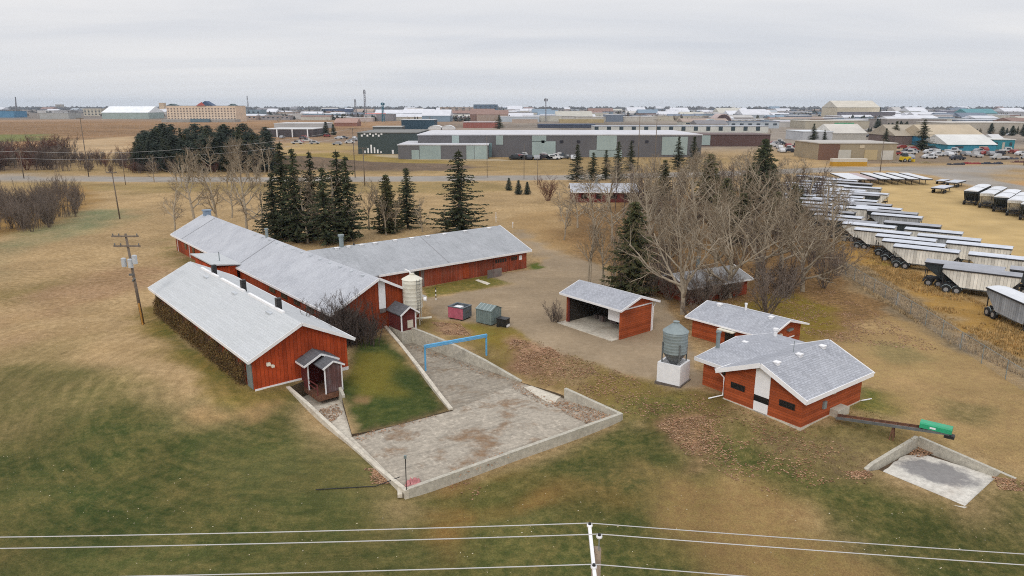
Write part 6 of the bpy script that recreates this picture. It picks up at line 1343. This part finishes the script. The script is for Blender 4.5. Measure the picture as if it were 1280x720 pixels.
for i in range(95):
    k = i % 6; px, yb = ((rt.uniform(960, 1030), rt.uniform(176, 192)), (rt.uniform(1120, 1180), rt.uniform(184, 199)), (rt.uniform(1180, 1290), rt.uniform(189, 200)), (rt.uniform(1000, 1290), rt.uniform(160, 177)), (rt.uniform(350, 446), rt.uniform(168, 184)), (rt.uniform(640, 720), rt.uniform(197.5, 200)))[k]
    dup(CARS[rt.randrange(5)], G(px, yb, 0), rt.choice((0, .2, 1.5, 3.1)), 1.35, 'vehicle parked in the lots between the far warehouses', 'vehicles parked in the far lots')
def box_truck(px, yb, col, cab, label, w=7., hgt=2.2):
    P = G(px, yb, 0); o = thing('truck', P, 0, label, 'truck'); MB().box(-w/2, w*.25, -1.1, 1.1, .8, hgt+.8).build('cargo_box', C(col), o); MB().prism([(w*.26,.6),(w*.26,hgt),(w*.38,hgt),(w*.44,1.5),(w*.5,1.4),(w*.5,.6)], -1.05, 1.05, 'y').build('cab', C(cab), o); wheels(o, (-w*.3, w*.36), 1.1); return o
box_truck(655,195.5,(.52,.36,.10),(.45,.30,.08),'yellow truck parked by the factory wall',9.); box_truck(681,195.5,(.50,.33,.10),(.5,.45,.4),'second yellow truck parked right of the first by the factory',9.)
P = G(1062,207.5,0); o = thing('yellow_container', P, 0, 'long yellow and white container beside the brick garage', 'container'); dd = depth(P)/F; w_ = 43*dd/2
MB().box(-w_, w_, 0, 2.6, 0, 5*dd).build('lower_side', C((.48,.26,.02)), o); MB().box(-w_, w_, 0, 2.6, 5*dd+.005, 9*dd).build('upper_side', C((.55,.50,.42)), o)
P = G(1131,202.5,0); o = thing('loader', P, .3, 'bright yellow loader in the far equipment lot', 'loader'); YL = C((.60,.42,.01)); MB().box(-2,2,-1,1,.8,2.2).build('body', YL, o); MB().box(-1.2,.4,-.8,.8,2.2,3.6).build('cab', GLT, o); MB().beam((1.5,0,1.8),(3.4,0,.6),.6,.4).box(3.2,4.0,-1.2,1.2,.1,1.1).build('bucket', YL, o); wheels(o,(-1.2,1.3),1.2,.75)
for px, yb, n, c, lb_ in ((1215,205,9,(.28,.05,.05),'red heap of farm machinery in the far equipment lot'),(1195,206,10,(.06,.06,.07),'dark row of machinery left of the red heap'),(1240,205,12,(.05,.055,.075),'dark row of machinery right of the red heap'),(1160,197,8,(.09,.06,.05),'dark machinery in the middle of the far lot'),(1262,199,9,(.08,.08,.10),'dark machinery near the right edge of the far lot'),(1120,203.5,6,(.28,.24,.18),'pale odds and ends beside the yellow loader'),(1157,204,6,(.32,.26,.15),'tan frames standing in the far equipment lot'),(1272,203,7,(.12,.05,.05),'brown machinery beside the reddish pole'),(1110,197.5,6,(.5,.4,.05),'small yellow implements in front of the brick garage')):
    P = G(px, yb, 0); b = MB(); r_ = random.Random(int(px)); dd = depth(P)/F
    for k in range(n):
        x = (k-n/2)*2.4*dd*.9; w_ = r_.uniform(.8, 1.9)*dd; h_ = r_.uniform(.8, 2.6)*dd; b.prism([(x,0),(x+w_*.1,h_*.6),(x+w_*.4,h_),(x+w_*.8,h_*.7),(x+w_,0)], -r_.uniform(.5,1.5), r_.uniform(.5,1.5), 'y'); b.tube([(x,0,h_*.3),(x+w_*1.4,.3,h_*1.1)], .1, 5)
    o = b.build('farm_machinery', C(c)); o.location = P; tag(o, lb_, 'machinery', 'machinery in the far equipment lot')
for px, yb, lb_ in ((620,278,'white marker post behind the right end of the barn wing'),(641,285,'short white marker stake right of the marker post'),(545,375,'black and white striped marker post right of the cream silo')):
    P = GT(px, yb); o = thing('marker_post', P, 0, lb_, 'post')
    if 'striped' in lb_:
        for k in range(6): MB().box(-.05,.05,-.05,.05,k*.25,k*.25+.249).build('band', BLACK if k % 2 else WHITE, o)
    else: MB().tube([(0,0,0),(0,0,2.0 if 'right' in lb_ and 'stake' not in lb_ else 1.0)], .06, 8).build('stake', WHITE, o); MB().box(-.1,.1,-.04,.04,.8,1.1).build('plate', WHITE, o)
# ------------------------------------------------------------------ haze, sky, sun, camera
hz_ = MB().box(-9500, 9500, -600, 9500, -4.5, 95).build('haze', bpy.data.materials.new('haze')); hz_['kind'] = 'stuff'
m = hz_.data.materials[0]; m.use_nodes = True; t = m.node_tree; t.nodes.clear(); out = t.nodes.new('ShaderNodeOutputMaterial'); pv = t.nodes.new('ShaderNodeVolumePrincipled')
pv.inputs['Color'].default_value = (.68,.82,1.,1); pv.inputs['Density'].default_value = 5.5e-5; pv.inputs['Anisotropy'].default_value = 0.; L(t, pv.outputs[0], out.inputs['Volume'])
SUN_EL, SUN_AZ = R(38), R(200)   # azimuth measured clockwise from +Y: behind the viewer, a little to the left
W = bpy.data.worlds.new('World'); S.world = W; W.use_nodes = True; t = W.node_tree; bg = t.nodes['Background']
sky = node(t, 'ShaderNodeTexSky', sky_type='NISHITA'); sky.sun_disc = False; sky.sun_elevation = SUN_EL; sky.sun_rotation = SUN_AZ; sky.air_density = 1.; sky.dust_density = 2.
co = node(t, 'ShaderNodeTexCoord').outputs['Generated']; x, y, z = sep(t, co)
# overcast deck: stretched stratus bands, paler towards the horizon haze
zz = mth(t, 'ADD', mth(t, 'ABSOLUTE', z), .10); u = mth(t, 'DIVIDE', x, zz); v = mth(t, 'DIVIDE', y, zz)
n1 = noise(t, comb(t, mth(t, 'MULTIPLY', u, .30), mth(t, 'MULTIPLY', v, .75), 0), 1., 7, .55, .4); n2 = noise(t, comb(t, mth(t, 'MULTIPLY', u, .12), mth(t, 'MULTIPLY', v, .5), 3.), 1., 4, .5, .2)
cr = node(t, 'ShaderNodeValToRGB'); L(t, mth(t, 'ADD', mth(t, 'MULTIPLY', n1, .5), mth(t, 'MULTIPLY', n2, .5)), cr.inputs[0]); el = cr.color_ramp.elements
el[0].position = .34; el[0].color = (.735,.765,.835,1); el[1].position = .60; el[1].color = (1.,.985,.985,1)
hor = mixc(t, mrange(t, z, 0, .08, .8, 0), cr.outputs[0], (.84,.86,.90))
cl = mulv(t, hor, mrange(t, z, .18, 1, 10., 16.5))
L(t, mixc(t, .93, sky.outputs[0], cl), bg.inputs['Color']); bg.inputs['Strength'].default_value = .1
sl = bpy.data.lights.new('sun', 'SUN'); sl.energy = 1.0; sl.angle = R(14); sl.color = (1., .95, .88); so = bpy.data.objects.new('sun', sl); COL.objects.link(so)
dv = Vector((math.sin(SUN_AZ)*math.cos(SUN_EL), math.cos(SUN_AZ)*math.cos(SUN_EL), math.sin(SUN_EL))); so.rotation_euler = dv.to_track_quat('Z', 'Y').to_euler()
cd = bpy.data.cameras.new('camera'); cam = bpy.data.objects.new('camera', cd); COL.objects.link(cam); S.camera = cam
cam.location = (0, 0, H); cam.rotation_euler = (PI/2-PITCH, 0, 0); cd.sensor_width = 36; cd.lens = F/1280*36; cd.clip_end = 20000; cd.clip_start = .5
S.view_settings.view_transform = 'Standard'; S.view_settings.look = 'None'; S.view_settings.gamma = 1; S.view_settings.exposure = -.15; S.view_settings.use_curve_mapping = False
S.cycles.use_denoising = False; S.cycles.pixel_filter_type = 'BLACKMAN_HARRIS'; S.cycles.filter_width = 1.05; S.cycles.max_bounces = 5; S.cycles.volume_bounces = 0; S.cycles.transparent_max_bounces = 4
